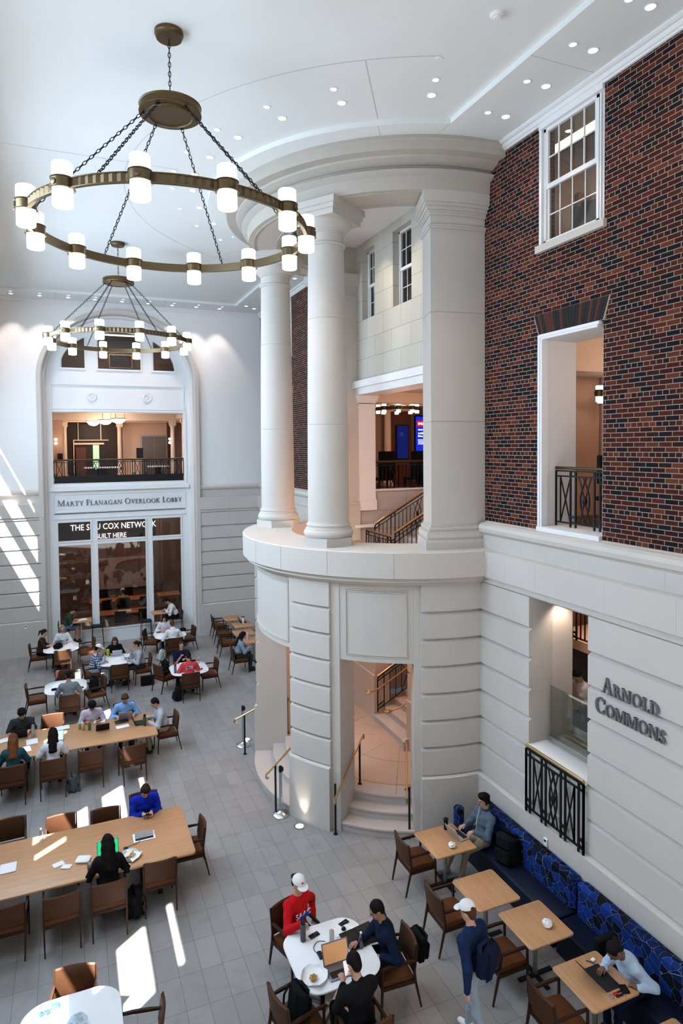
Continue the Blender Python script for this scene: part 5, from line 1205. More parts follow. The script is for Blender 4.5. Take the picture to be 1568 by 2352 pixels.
def flat(name,x,y,w,d,deg,label,cat,m,h=.008,z=TZ,r=.01):
    return tag(MB().rbox(-w/2,w/2,-d/2,d/2,0,h,min(r,h*.6)).build(name,m,loc=(x,y,z)),label,cat) if deg==0 else _rot(tag(MB().rbox(-w/2,w/2,-d/2,d/2,0,h,min(r,h*.6)).build(name,m,loc=(x,y,z)),label,cat),deg)
def _rot(o,deg): o.rotation_euler=(0,0,math.radians(deg)); return o
phone_m=mat('phone_glass',(.01,.01,.012),.12)
flat('phone',2.95,8.17,.078,.155,-75,'black phone lying flat beside the red-sleeved hand','phone',phone_m,.011)
flat('phone',3.41,8.22,.078,.155,-70,'black phone at the far corner of the nearest white table','phone',phone_m,.011)
flat('phone',.70,10.80,.08,.15,30,'pale phone at the edge of the food wrapper on the closest long table','phone',paperm,.011)
flat('notebook',3.32,8.13,.25,.21,10,'white spiral notebook under the mouse hand','notebook',paperm,.008)
flat('tablet',-1.03,15.92,.20,.27,10,'tablet with a magenta bar on its white page, second long table','tablet',scr_p,.012)
flat('tablet',.14,19.45,.2,.14,15,'small dark tablet on the grey shirt table','tablet',phone_m,.01)
flat('tablet',2.90,24.20,.22,.16,10,'dark tablet left of the pink laptop','tablet',phone_m,.01)
flat('folder',1.05,16.60,.32,.20,8,'black folder behind the white pad on the second long table','folder',blackpl,.012)
flat('paper_pad',1.05,16.28,.30,.17,8,'white ruled pad on the second long table','pad',paperm,.014)
flat('paper_pad',-.92,16.28,.24,.30,5,'white papers at the left part of the second long table','papers',paperm,.008)
flat('paper_pad',.55,16.84,.26,.18,-8,'white papers beside the curly-haired person','papers',paperm,.008)
flat('open_book',-.30,16.78,.34,.22,4,'open book lying in the sun on the second long table','book',paperm,.02)
flat('paper_pad',-1.55,16.60,.30,.22,20,'sheets at the far left end of the second long table','papers',paperm,.008)
flat('paper_sheet',-.30,11.24,.17,.12,20,'torn napkin lying flat left on the closest long table','napkin',paperm,.004)
flat('paper_sheet',-.18,11.12,.15,.11,-25,'second torn napkin overlapping the first on the closest long table','napkin',paperm,.004,z=TZ+.005)
flat('takeaway_bag',.07,11.18,.22,.17,-20,'folded white takeaway bag near the iced coffee','bag',paperm,.045,r=.02)
flat('tray',-1.04,11.45,.24,.26,0,'white rectangular lid at the left edge of the closest long table','tray',paperm,.014)
flat('wallet',6.13,5.83,.10,.13,-20,'dark wallet near the corner of the lower right square table','wallet',blackfab,.02)
flat('earbud_case',6.12,6.33,.06,.045,20,'white earbud case on the lower right square table','case',paperm,.022)
flat('papers',1.40,21.75,.30,.22,15,'loose white papers on the white table with the lime tumbler','papers',paperm,.004)
flat('notebook',1.72,21.92,.20,.28,-20,'white notebook by the grey sweater woman','notebook',paperm,.01)
flat('papers',.30,25.92,.40,.26,20,'sunlit open papers on the left high table','papers',paperm,.012,z=1.072)
flat('pencil_pouch',-.51,19.55,.16,.10,8,'black pouch on the grey shirt table','pouch',blackfab,.05,r=.03)
flat('keyboard',-.80,23.88,.18,.14,15,'pale pad at the left of the far left white table','notebook',silver,.01)
# power hatches
t=thing('power_hatch','white framed power hatch with its flap up in the closest long table','power outlet',(1.05,11.47,TZ)); MB().rbox(-.18,.18,-.13,.13,0,.008,.004).build('frame',paperm,t); MB().box(-.15,.15,-.10,-.03,.006,.010).build('socket_well',blackpl,t,smooth=False); MB().rbox(-.15,.15,-.02,.0,.006,.085,.004,0,Matrix.Rotation(-.5,4,'X')).build('flap',silver,t)
def cable(pts,label,r=.004,m=blackpl):
    P=[Vector(p) for p in pts]; out=[]
    for i in range(len(P)-1):
        a=P[max(0,i-1)];b=P[i];c=P[i+1];d=P[min(len(P)-1,i+2)]
        for k in range(6):
            u=k/6; out.append(.5*((2*b)+(c-a)*u+(2*a-5*b+4*c-d)*u*u+(3*b-a-3*c+d)*u**3))
    out.append(P[-1]); return tag(MB().tube(out,r,5).build('charging_cable',m),label,'cable')
cable([(1.0,11.40,.765),(.92,11.3,.752),(.80,11.28,.752),(.74,11.2,.752),(.68,11.1,.752),(.72,10.95,.752),(.80,10.98,.752),(.74,10.86,.752)],'black charger cable looping between the power hatch and the food wrapper')
tag(MB().rbox(-.035,.035,-.05,.05,0,.035,.01).build('charger_brick',blackpl,loc=(.73,11.19,TZ)),'small black charger brick on the closest long table','charger')
cable([(3.05,8.0,.752),(2.95,8.04,.752),(2.86,7.95,.752),(2.88,7.84,.752),(2.93,7.76,.752),(2.92,7.62,.752)],'black charger cable curling across the nearest white table')
tag(MB().rbox(-.03,.03,-.06,.06,0,.03,.008).build('charger_brick',blackpl,loc=(2.90,7.80,TZ)),'black charger brick beside the laptop on the nearest white table','charger')
def vessel(name,x,y,prof,m,label,cat='bottle',lid=None,lidm=None,z=TZ,n=20):
    t=thing(name,label,cat,(x,y,z)); MB().lathe(prof,n=n).build('body',m,t)
    if lid: MB().lathe(lid,n=n).build('lid',lidm or blackpl,t)
    return t
flask_g=mat('grey_flask',(.30,.31,.32),.4); flask_d=mat('charcoal_flask',(.06,.065,.075),.35)
vessel('tumbler',2.78,8.14,[(0,0),(.034,0),(.038,.02),(.038,.23),(.03,.235)],flask_d,'dark tall insulated bottle held by the person in red',lid=[(.033,.235),(.033,.265),(0,.268)])
vessel('drink_can',3.13,7.97,[(0,0),(.026,0),(.033,.01),(.033,.145),(.027,.157),(0,.155)],mat('floral_can',(.45,.50,.50),.35,var=.4,vs=40),'slim floral drink can on the nearest white table','can',lid=[(.027,.157),(.024,.160),(0,.158)],lidm=brass)
vessel('water_bottle',3.45,7.72,[(0,0),(.032,0),(.034,.02),(.034,.14),(.013,.18),(.013,.20)],glass_clear,'clear plastic water bottle near the black-haired person with the phone',lid=[(.015,.195),(.015,.212),(0,.212)],lidm=paperm)
vessel('water_bottle',-.58,12.06,[(0,0),(.032,0),(.034,.02),(.034,.13),(.013,.175),(.013,.195)],glass_clear,'clear plastic water bottle at the far edge of the closest long table',lid=[(.015,.19),(.015,.207),(0,.207)],lidm=paperm)
t=vessel('iced_coffee',.16,10.84,[(0,0),(.032,0),(.042,.13),(.040,.13)],glass_clear,'plastic cup of iced coffee beside the person in black','cup',lid=[(.044,.125),(.045,.135),(.03,.155),(0,.16)],lidm=glass_clear); MB().lathe([(0,.003),(.030,.003),(.037,.085),(0,.085)],n=18).build('coffee',mat('coffee_liquid',(.22,.09,.03),.3),t)
t=vessel('tumbler',5.92,9.58,[(0,0),(.032,0),(.040,.16),(.040,.17)],blackpl,'tall black lidded tumbler on the table of the man on the bench','cup',lid=[(.044,.165),(.044,.19),(.03,.20),(0,.2)])
vessel('flask',-.91,16.55,[(0,0),(.036,0),(.038,.02),(.038,.22),(.025,.24)],flask_g,'grey flask standing near the person in the dark grey tee',lid=[(.027,.24),(.027,.28),(0,.28)],lidm=flask_g)
vessel('flask',1.55,16.14,[(0,0),(.038,0),(.04,.02),(.04,.20),(.028,.22)],mat('forest_green_flask',(.03,.06,.045),.4),'dark green flask at the right part of the second long table',lid=[(.03,.22),(.03,.27),(0,.27)])
canp=[(0,0),(.024,0),(.031,.01),(.031,.13),(.026,.14),(0,.138)]
vessel('drink_can',.10,16.55,canp,mat('green_can',(.30,.35,.16),.35,metal=.4),'green drink can, leftmost of the three on the second long table','can'); vessel('drink_can',.18,16.47,canp,mat('gold_can',(.55,.36,.20),.35,metal=.5),'copper-gold drink can, middle of the three on the second long table','can')
vessel('water_flask',.31,16.41,[(0,0),(.033,0),(.035,.02),(.035,.16),(.022,.18)],mat('green_flask',(.03,.13,.06),.4),'green flask with an orange cap on the second long table',lid=[(.024,.18),(.024,.215),(0,.215)],lidm=mat('orange_cap',(.85,.14,.03),.5))
vessel('tumbler',1.02,22.02,[(0,0),(.034,0),(.036,.09),(.048,.10),(.05,.22),(.045,.22)],mat('lime_tumbler',(.42,.48,.02),.4),'tall lime green handled tumbler with a straw','cup',lid=[(.05,.215),(.05,.235),(0,.235)],lidm=mat('lime_tumbler',(.42,.48,.02),.4))
vessel('water_bottle',.91,21.56,[(0,0),(.034,0),(.034,.13),(.014,.18),(.014,.20)],mat('blue_label_bottle',(.35,.45,.75),.2,var=.5,vs=25),'clear bottle with a blue label on the white table with the lime tumbler',lid=[(.016,.195),(.016,.215),(0,.215)],lidm=paperm)
vessel('sports_bottle',2.78,19.58,[(0,0),(.038,0),(.04,.02),(.04,.20),(.03,.22)],mat('striped_bottle',(.10,.14,.17),.35,var=.8,vs=30),'large dark bottle with a red top on the red shirt table',lid=[(.034,.22),(.034,.27),(.02,.31),(0,.31)],lidm=mat('red_plastic',(.35,.02,.02),.4))
vessel('water_bottle',3.58,20.20,[(0,0),(.032,0),(.034,.10),(.013,.14),(.013,.16)],glass_clear,'clear plastic bottle on the far side of the red shirt table',lid=[(.015,.155),(.015,.17),(0,.17)],lidm=paperm)
vessel('tumbler',5.98,24.10,[(0,0),(.034,0),(.036,.08),(.046,.09),(.048,.24)],paperm,'white handled tumbler with a black lid on a far square table','cup',lid=[(.05,.235),(.05,.26),(0,.26)]); vessel('tumbler',5.60,21.96,[(0,0),(.034,0),(.036,.08),(.046,.09),(.048,.22)],mat('pink_tumbler',(.72,.45,.55),.4),'pink handled tumbler on a square table beside the rotunda','cup',lid=[(.05,.215),(.05,.24),(0,.24)],lidm=mat('pink_tumbler',(.72,.45,.55),.4))
def crumple(name,x,y,s,label,m=paperm,cat='napkin',seed=1,fl=.6,z=TZ):
    rd=random.Random(seed); mb=MB(); n=10; k=7
    for i in range(k+1):
        for j in range(n):
            a=2*PI*j/n; el=PI*i/k; r=s*(.75+.5*rd.random()); mb.v.append((r*math.sin(el)*math.cos(a),r*math.sin(el)*math.sin(a),max(0,s*fl*(1-math.cos(el))*(.8+.4*rd.random()))))
    for i in range(k):
        for j in range(n): mb.f.append((i*n+j,i*n+(j+1)%n,(i+1)*n+(j+1)%n,(i+1)*n+j)); mb.m.append(0)
    return tag(mb.build(name,m,loc=(x,y,z),smooth=False),label,cat)
crumple('crumpled_napkin',5.98,7.05,.07,'crumpled white napkin in the middle of a square oak table',seed=3)
crumple('crumpled_napkin',5.74,9.10,.065,'small crumpled white bag near the laptop of the man on the bench',seed=5)
crumple('crumpled_napkin',-.05,7.95,.10,'crumpled white and blue wrapper on the bright sunlit white table',mat('blue_white_wrapper',(.5,.62,.75),.6,var=.5,vs=14),'wrapper',8)
def wrapper(x,y,s,label,food_label):
    rd=random.Random(int(x*100)); mb=MB(); n=16; mb.v.append((0,0,.004))
    for r_i,(rr2,zz) in enumerate(((.5,.004),(.85,.012),(1.0,.05))):
        for j in range(n): a=2*PI*j/n; q=s*rr2*(.85+.3*rd.random()); mb.v.append((q*math.cos(a),q*math.sin(a),zz*(.3+1.2*rd.random())))
    for j in range(n): mb.f.append((0,1+j,1+(j+1)%n)); mb.m.append(0)
    for r_i in range(2):
        for j in range(n): b=1+r_i*n; mb.f.append((b+j,b+n+j,b+n+(j+1)%n,b+(j+1)%n)); mb.m.append(0)
    tag(mb.build('food_wrapper',paperm,loc=(x,y,TZ)),label,'wrapper')
wrapper(.80,10.97,.16,'opened white food wrapper on the closest long table',''); wrapper(2.70,7.50,.18,'opened white food wrapper on the nearest white table','')
fry=mat('golden_fry',(.55,.30,.07),.6)
for i,(dx,dy,a) in enumerate(((0,.02,20),(.03,-.01,35),(-.04,.0,10),(.01,.06,50))):
    _rot(tag(MB().rbox(-.045,.045,-.012,.012,0,.02,.006).build('potato_wedge',fry,loc=(.80+dx,10.97+dy,TZ+.008+.012*(i%2))),'golden potato wedge in the wrapper on the closest long table','food','potato wedges'),a)
crumple('half_eaten_burger',2.68,7.47,.05,'half-eaten sandwich in the wrapper on the nearest white table',mat('bun',(.45,.24,.09),.7,var=.4,vs=30),'food',11,.5,TZ+.01)
tag(MB().lathe([(0,.0),(.03,.0),(.034,.012),(.025,.03),(0,.036)],n=16).build('computer_mouse',blackpl,loc=(3.36,8.10,TZ+.008)),'black computer mouse under the hand of the navy jacket','mouse')
tag(MB().lathe([(0,.0),(.028,.0),(.03,.012),(.02,.028),(0,.032)],n=14).build('computer_mouse',blackpl,loc=(3.57,19.60,TZ)),'black computer mouse at the right of the red shirt table','mouse')
kt=thing('key_ring','bunch of keys with a red fob on the lower right square table','keys',(5.96,5.82,TZ)); MB().tube([(.03*math.cos(a*PI/6)-.05,.03*math.sin(a*PI/6),.005) for a in range(12)],.004,5,closed=True).build('ring',silver,kt); MB().rbox(-.01,.05,-.02,.02,0,.015,.004).build('fob',mat('red_fob',(.5,.02,.02),.4),kt); MB().rbox(.0,.10,-.05,-.025,0,.014,.004).build('car_key',blackpl,kt); MB().rbox(.05,.12,.0,.02,0,.01,.003).build('car_key',blackpl,kt)
tag(MB().tube([(6.03,6.36,TZ+.006),(6.08,6.30,TZ+.006),(6.10,6.24,TZ+.006)],.005,5).build('pen',blackpl),'dark pen beside the white earbud case','pen')
sg=thing('sunglasses','dark blue sunglasses lying on the sunlit white table at the bottom left','sunglasses',(-.42,8.27,TZ)); 
for s_ in (-.035,.035): MB().lathe([(0,0),(.03,.0),(.03,.012),(0,.016)],n=14,c=(s_,0,.012)).build('lens',mat('blue_lens',(.02,.06,.18),.1),sg)
MB().tube([(-.07,0,.02),(0,.005,.028),(.07,0,.02),(.09,.12,.01)],.004,5).build('frame',blackpl,sg)
tag(MB().rbox(-.05,.05,-.035,.035,0,.03,.01).build('glasses_case',mat('blue_case',(.03,.10,.30),.4),loc=(-.30,8.33,TZ)),'small blue case beside the sunglasses on the sunlit table','case')
def backpack(x,y,z,deg,label,m=blackfab,s=1.0,lean=.12):
    t=thing('backpack',label,'bag',(x,y,z),face_rz(deg)); t.scale=(s,s,s); M=Matrix.Rotation(lean,4,'X')
    m1=MB(); m1.rbox(-.16,.16,-.10,.10,0,.44,.07,0,M); m1.build('body',m,t); m2=MB(); m2.rbox(-.13,.13,-.15,-.08,.04,.26,.04,0,M); m2.build('front_pocket',m,t)
    m3=MB(); m3.tube([M@Vector((-.04,.02,.43)),M@Vector((-.035,.02,.48)),M@Vector((.035,.02,.48)),M@Vector((.04,.02,.43))],.009,6); m3.build('top_handle',m,t)
    for sx in (-.09,.09): MB().tube([M@Vector((sx,.09,.42)),M@Vector((sx*1.1,.16,.30)),M@Vector((sx*1.2,.15,.12)),M@Vector((sx*1.2,.09,.03))],.014,6).build('shoulder_strap',m,t)
    return t
backpack(2.40,7.30,.485,12,'black backpack slumped on the armchair left of the nearest white table',s=.95)
backpack(6.62,8.78,.46,200,'large black backpack on the bench beside the man with the laptop',s=1.15,lean=.05)
backpack(4.24,7.62,.42,0,'black backpack hanging on the chair of the person in the navy jacket',s=.9)
backpack(2.56,20.38,.485,20,'black backpack standing upright on the armchair left of the red shirt',s=.95)
backpack(2.78,19.35,0,200,'black backpack on the floor beside the red shirt person',s=.9,lean=-.2)
backpack(2.80,23.35,0,160,'white grey backpack leaning on the floor beside the white hoodie',mat('white_bag_fabric',(.55,.55,.52),.9,bump=.3,bs=40),.85,-.25)
backpack(3.88,24.75,0,190,'grey camouflage backpack behind the table with the pink laptop',mat('camo_fabric',(.24,.24,.20),.9,var=.7,vs=14),.95)
backpack(-.42,23.84,TZ,70,'dark bag lying on the far left white table',s=.75,lean=-1.25)
backpack(.56,19.80,.485,200,'dark backpack resting on the armchair right of the grey shirt table',s=.95)
backpack(-.05,15.10,0,180,'dark grey backpack with a teal patch on the floor under the second long table',mat('slate_fabric',(.06,.07,.08),.9),.85)
backpack(.84,10.62,0,180,'black backpack on the floor beside the person in black at the closest long table')
backpack(-.78,25.2,0,180,'small teal backpack on the floor behind the far left table',mat('teal_fabric',(.03,.13,.12),.9),.8)
backpack(3.62,24.10,TZ,150,'small black bag lying on the table with the pink laptop',s=.5,lean=-1.2)
tag(MB().rbox(-.20,.20,-.06,.06,0,.30,.02).build('briefcase',blackfab,loc=(2.12,21.0,0)),'square black laptop bag on the floor by the grey sweater woman','bag')
tag(MB().rbox(-.17,.17,-.05,.05,0,.26,.02).build('briefcase',blackfab,loc=(6.62,6.62,.46)),'dark soft bag on the bench beside the person in the pale blue shirt','bag')
# ------------------------------------------------------------------ people
EO=[(0,0,0),(1,0,0),(0,1,0),(1,1,0),(0,0,1),(1,0,1),(0,1,1),(1,1,1)]
EE=[(0,1),(2,3),(4,5),(6,7),(0,2),(1,3),(4,6),(5,7),(0,4),(1,5),(2,6),(3,7)]
def sdf_mesh(prims,h,k=.03):
    lo=np.full(3,1e9); hi=-lo
    for p in prims:
        if p[0]=='c': a,b,r=np.array(p[1],float),np.array(p[2],float),max(p[3],p[4]); l_,h_=np.minimum(a,b)-r,np.maximum(a,b)+r
        else: c=np.array(p[1],float); r=max(p[2]); l_,h_=c-r,c+r
        lo=np.minimum(lo,l_); hi=np.maximum(hi,h_)
    lo-=3*h; hi+=3*h; n=np.ceil((hi-lo)/h).astype(int)+1
    D=np.full(n,.2,dtype=np.float32); ax=[lo[i]+h*np.arange(n[i]) for i in range(3)]
    for p in prims:
        kk=k
        if p[0]=='c':
            a,b=np.array(p[1],float),np.array(p[2],float); ra,rb=p[3],p[4]; r=max(ra,rb); l_,h_=np.minimum(a,b)-r,np.maximum(a,b)+r
            if len(p)>5: kk=p[5]
        else:
            c=np.array(p[1],float); r=max(p[2]); l_,h_=c-r,c+r
            if len(p)>4: kk=p[4]
        i0=np.maximum(0,np.floor((l_-lo-kk-2*h)/h).astype(int)); i1=np.minimum(n,np.ceil((h_-lo+kk+2*h)/h).astype(int)+1)
        sl=tuple(slice(i0[i],i1[i]) for i in range(3))
        X,Y,Z=np.meshgrid(ax[0][sl[0]],ax[1][sl[1]],ax[2][sl[2]],indexing='ij')
        if p[0]=='c':
            d=b-a; L2=max(1e-9,d@d); t=np.clip(((X-a[0])*d[0]+(Y-a[1])*d[1]+(Z-a[2])*d[2])/L2,0,1)
            v=np.sqrt((X-a[0]-t*d[0])**2+(Y-a[1]-t*d[1])**2+(Z-a[2]-t*d[2])**2)-(ra+(rb-ra)*t)
        else:
            R=p[3]; q=[X-c[0],Y-c[1],Z-c[2]]; rr=p[2]
            if R is not None: q=[R[0][j]*q[0]+R[1][j]*q[1]+R[2][j]*q[2] for j in range(3)]
            k0=np.sqrt((q[0]/rr[0])**2+(q[1]/rr[1])**2+(q[2]/rr[2])**2)+1e-6; k1=np.sqrt((q[0]/rr[0]**2)**2+(q[1]/rr[1]**2)**2+(q[2]/rr[2]**2)**2)+1e-6
            v=k0*(k0-1)/k1
        o=D[sl]; hh=np.maximum(kk-np.abs(o-v),0)/kk; D[sl]=np.minimum(o,v)-hh*hh*kk*.25
    S=D<0; nx,ny,nz=n
    C=[S[o[0]:nx-1+o[0],o[1]:ny-1+o[1],o[2]:nz-1+o[2]] for o in EO]
    s=sum(c.astype(np.int8) for c in C); cell=(s>0)&(s<8); ii=np.argwhere(cell); 
    acc=np.zeros((len(ii),3)); cnt=np.zeros(len(ii))
    val=[D[ii[:,0]+o[0],ii[:,1]+o[1],ii[:,2]+o[2]] for o in EO]; of=np.array(EO,float)
    for a,b in EE:
        m=(val[a]<0)!=(val[b]<0); t=val[a][m]/(val[a][m]-val[b][m]); acc[m]+=of[a]+t[:,None]*(of[b]-of[a]); cnt[m]+=1
    V=(ii+acc/cnt[:,None])*h+lo
    idx=-np.ones(cell.shape,int); idx[cell]=np.arange(len(ii)); F=[]
    for axn in range(3):
        o=[0,0,0]; o[axn]=1
        A=S[:nx-o[0],:ny-o[1],:nz-o[2]]; B=S[o[0]:,o[1]:,o[2]:]
        e=np.argwhere(A!=B); u,w_=[i for i in range(3) if i!=axn]
        e=e[(e[:,u]>0)&(e[:,w_]>0)&(e[:,u]<n[u]-1)&(e[:,w_]<n[w_]-1)]
        def cc(du,dw): q=e.copy(); q[:,u]-=du; q[:,w_]-=dw; return idx[q[:,0],q[:,1],q[:,2]]
        q=np.stack([cc(0,0),cc(1,0),cc(1,1),cc(0,1)],1); fl=A[e[:,0],e[:,1],e[:,2]]; 
        if axn==1: fl=~fl
        q[~fl]=q[~fl][:,::-1]; F.append(q[:, ::-1] if False else q)
    return V,np.concatenate(F)
def sdf_obj(name,prims,h,m,parent,k=.03,noise=0,extra=None):
    V,F=sdf_mesh(prims,h,k)
    if noise:
        V=V+noise*np.stack([np.sin(V[:,1]*37+V[:,2]*23),np.sin(V[:,0]*41+V[:,2]*29),np.sin(V[:,0]*31+V[:,1]*43)],1)+noise*1.1*np.stack([np.sin(V[:,2]*61+V[:,1]*19+2*np.sin(V[:,0]*13)),np.sin(V[:,2]*53-V[:,0]*21+2*np.sin(V[:,1]*11)),0*V[:,0]],1)
    vs=V.tolist(); fs=F.tolist()
    if extra: k0=len(vs); vs+=extra.v; fs+=[[i+k0 for i in f] for f in extra.f]
    me=bpy.data.meshes.new(name); me.from_pydata(vs,[],fs); me.materials.append(m); me.polygons.foreach_set('use_smooth',[True]*len(fs)); me.update()
    o=bpy.data.objects.new(name,me); COL.objects.link(o); o.parent=parent; return o
SK={'light':mat('skin_light',(.52,.30,.21),.55),'tan':mat('skin_tan',(.36,.19,.12),.55),'brown':mat('skin_brown',(.16,.075,.045),.55)}
def cloth(name,c,b=.35): return mat('cloth_'+name,c,.92,bump=b,bs=22,spec=.15)
def hairm(name,c): return mat('hair_'+name,c,.75,bump=.4,bs=70,spec=.12)
HB,HD,HN=hairm('black',(.008,.006,.006)),hairm('dark_brown',(.022,.012,.008)),hairm('brown',(.07,.035,.018))
HBL,HA=hairm('blond',(.30,.17,.075)),hairm('auburn',(.16,.055,.022))
eyem=mat('eye_dark',(.01,.008,.008),.3)
def V3(*a): return np.array(a,float)
def ik(S,W,a,b,hint):
    d=W-S; L=np.linalg.norm(d); 
    if L>(a+b)*.995: W=S+d/L*(a+b)*.995; d=W-S; L=np.linalg.norm(d)
    n=d/L; x=(a*a-b*b+L*L)/(2*L); y=math.sqrt(max(0,a*a-x*x)); hn=hint-n*(hint@n); hn/=np.linalg.norm(hn)+1e-9
    return S+n*x+hn*y,W
def person(label,x,y,deg,lean=12,hp=15,hy=0,hands=((-.16,-.40,.80),(.16,-.40,.80)),top=None,bottom=None,hair=HD,style='short',skin='light',sleeve=1.0,seat=.475,near=False,fem=False,cap=None,stand=False,feet=None,knees=None,side=0,twist=0,shoe=blackpl,hood=False,shorts=False,phone=False,curl=.9,scale=1.0):
    t=thing('person',label,'person',(x,y,0),face_rz(deg)); t.scale=(scale,)*3
    h=.0125 if near else .017; sk=SK[skin]; top=top or cloth('black',(.012,.012,.014)); bottom=bottom or cloth('dark_denim',(.02,.028,.045))
    la=math.radians(lean); sa=math.radians(side)
    P=V3(0,.02,seat+.09) if not stand else V3(0,0,.97)
    d=V3(math.sin(sa),-math.sin(la)*math.cos(sa),math.cos(la)*math.cos(sa)); f=V3(0,-math.cos(la),-math.sin(la)); r=V3(1,0,0)
    if twist: tw=math.radians(twist); r=V3(math.cos(tw),math.sin(tw),0)
    sw=.163 if fem else .192; S=P+d*.45; N0=S+d*.05
    ha=la*.6+math.radians(hp); ya=math.radians(hy)
    Rh=np.array(Matrix.Rotation(ya,3,'Z')@Matrix.Rotation(ha,3,'X')@Matrix.Rotation(sa*.6,3,'Y'))
    hu=Rh@V3(0,0,1); hf=Rh@V3(0,-1,0); hr_=Rh@V3(1,0,0); Hc=N0+d*.05+hu*.125+hf*.015
    def hp_(a,b,c): return Hc+hr_*a+hf*b+hu*c       # head-local: right, forward, up
    RM=np.array([hr_,-hf,hu]).T.tolist()
    skn=[('e',hp_(0,-.008,.022),(.074,.092,.092),RM),('e',hp_(0,.03,-.045),(.055,.058,.070),RM,.02),('e',hp_(0,.062,-.095),(.024,.02,.020),RM,.02),
         ('c',hp_(0,.088,.012),hp_(0,.108,-.022),.009,.014,.008),('c',hp_(-.035,.082,.026),hp_(.035,.082,.026),.010,.010,.012),('e',hp_(-.077,-.004,-.012),(.010,.02,.032),RM,.006),('e',hp_(.077,-.004,-.012),(.010,.02,.032),RM,.006),
         ('c',hp_(-.018,.088,-.058),hp_(.018,.088,-.058),.008,.008,.008),('c',N0-d*.03,Hc-hu*.06-hf*.01,.055,.050)]
    w1=.145 if not fem else .125
    tors=lambda e:[('e',P+d*.10,(w1+e,.112+e,.15),None,.06),('e',P+d*.30+f*.012,(w1+.005+e,.112+e,.17),None,.06),('c',S-d*.045-r*sw*.8,S-d*.045+r*sw*.8,.062+e,.062+e,.06),('c',S-d*.02,N0,.075+e,.052+e*.5,.04)]
    skn+=tors(-.012)
    shr=tors(.018 if not hood else .030)
    hips=[P-r*.09+V3(0,-.02,-.02),P+r*.09+V3(0,-.02,-.02)]
    if stand:
        kn=[V3(-.10,-.10,.52),V3(.10,.10,.50)]; an=[V3(-.10,-.16,.09),V3(.10,.30,.13)]
    else:
        kx=.11 if fem else .15; kn=[V3(-kx,-.42,seat+.045),V3(kx,-.42,seat+.045)]
        if knees: kn=[V3(*q) for q in knees]
        an=[V3(kn[0][0]*.95,-.40,.09),V3(kn[1][0]*.95,-.44,.09)]
        if feet: an=[V3(*q) for q in feet]
    trs=[('e',P+V3(0,0,-.01),(.165 if not fem else .155,.12,.10),None,.05)]
    for i in (0,1):
        trs+=[('c',hips[i],kn[i],.085,.060,.05)]
        if not shorts: trs+=[('c',kn[i],an[i]+V3(0,0,.02),.060,.047,.03)]
        skn+=[('c',hips[i],kn[i],.070,.048),('c',kn[i],an[i],.048,.033)]
        if shorts: skn+=[('c',kn[i],an[i],.052,.034)]
    fing=MB(); 
    for i,(hd,s) in enumerate(zip(hands,(-1,1))):
        sh=S-d*.05+r*(s*sw)
        tgt=V3(*hd[:3]); di=tgt-sh; di/=np.linalg.norm(di)
        hdir=V3(*hd[3:6]) if len(hd)>=6 else V3(-s*.25,-.85,-.12); hdir/=np.linalg.norm(hdir)
        W=tgt-hdir*.07; hint=V3(s*.55,.30,-.75) if not stand else V3(s*.2,.6,-.4)
        el,W=ik(sh,W,.285,.25,hint)
        skn+=[('c',sh,el,.042,.036),('c',el,W,.036,.025)]
        shr+=[('c',sh,el,.068,.060,.045)]
        if sleeve>=1: shr+=[('c',el,el+(W-el)*.93,.058,.042,.03)]
        elif sleeve<.6: shr=shr[:-1]+[('c',sh,sh+(el-sh)*.72,.070,.068,.045)]
        else: shr+=[('c',el,el+(W-el)*.45,.048,.043,.03)]
        # palm and fingers
        pn=np.cross(hdir,V3(1,0,0)); pn=V3(0,0,-1)-hdir*(V3(0,0,-1)@hdir); 
        if np.linalg.norm(pn)<.2: pn=V3(-s,0,0)-hdir*(V3(-s,0,0)@hdir)
        pn/=np.linalg.norm(pn); lat=np.cross(hdir,pn)
        skn+=[('c',W,W+hdir*.03,.025,.024,.01),('c',W+hdir*.035-lat*.020,W+hdir*.082-lat*.024,.016,.014,.012),('c',W+hdir*.035+lat*.016,W+hdir*.082+lat*.022,.016,.014,.012),('c',W+hdir*.03,W+hdir*.085,.018,.014,.012)]
        base=W+hdir*.085; ts=1 if (lat@V3(-s,0,0))>0 else -1
        for j,(o_,L_) in enumerate(((-.030,.070),(-.010,.078),(.010,.074),(.029,.058))):
            L_=L_ if ts<0 else (.058,.074,.078,.070)[j]; c1=curl*.55; c2=curl*1.15
            b0=base+lat*o_-hdir*.012; b1=b0+(hdir*math.cos(c1)+pn*math.sin(c1))*L_*.52; b2=b1+(hdir*math.cos(c2)+pn*math.sin(c2))*L_*.30; b3=b2+(hdir*math.cos(c2+.4)+pn*math.sin(c2+.4))*L_*.22
            fing.tube([tuple(b0),tuple(b1),tuple(b2),tuple(b3)],[.0095,.0088,.008,.006],6)
        tb=W+hdir*.03+lat*(ts*.022); t1=tb+(hdir*.6+lat*ts*.7+pn*.25)*.034; t2=t1+(hdir*.85+lat*ts*.15+pn*.35)*.030
        fing.tube([tuple(tb),tuple(t1),tuple(t2)],[.013,.011,.008],6)
        if phone and i==phone-1:
            Mp=Matrix.Translation(Vector(base+pn*.028))
            ph_=thing('phone','phone held by the '+label[10:] if False else 'phone held in the hand of the '+label.replace('person ','',1)[:60],'phone',(0,0,0))
            bpy.data.objects.remove(ph_)
    sdf_obj('body',skn,h,sk,t,.03,0,fing)
    o=sdf_obj('shirt' if not hood else 'hooded_top',shr+([('c',N0-r*.06+f*-.05,N0+r*.06+f*-.05,.045,.045,.04)] if hood else []),h,top,t,.04,.0025)
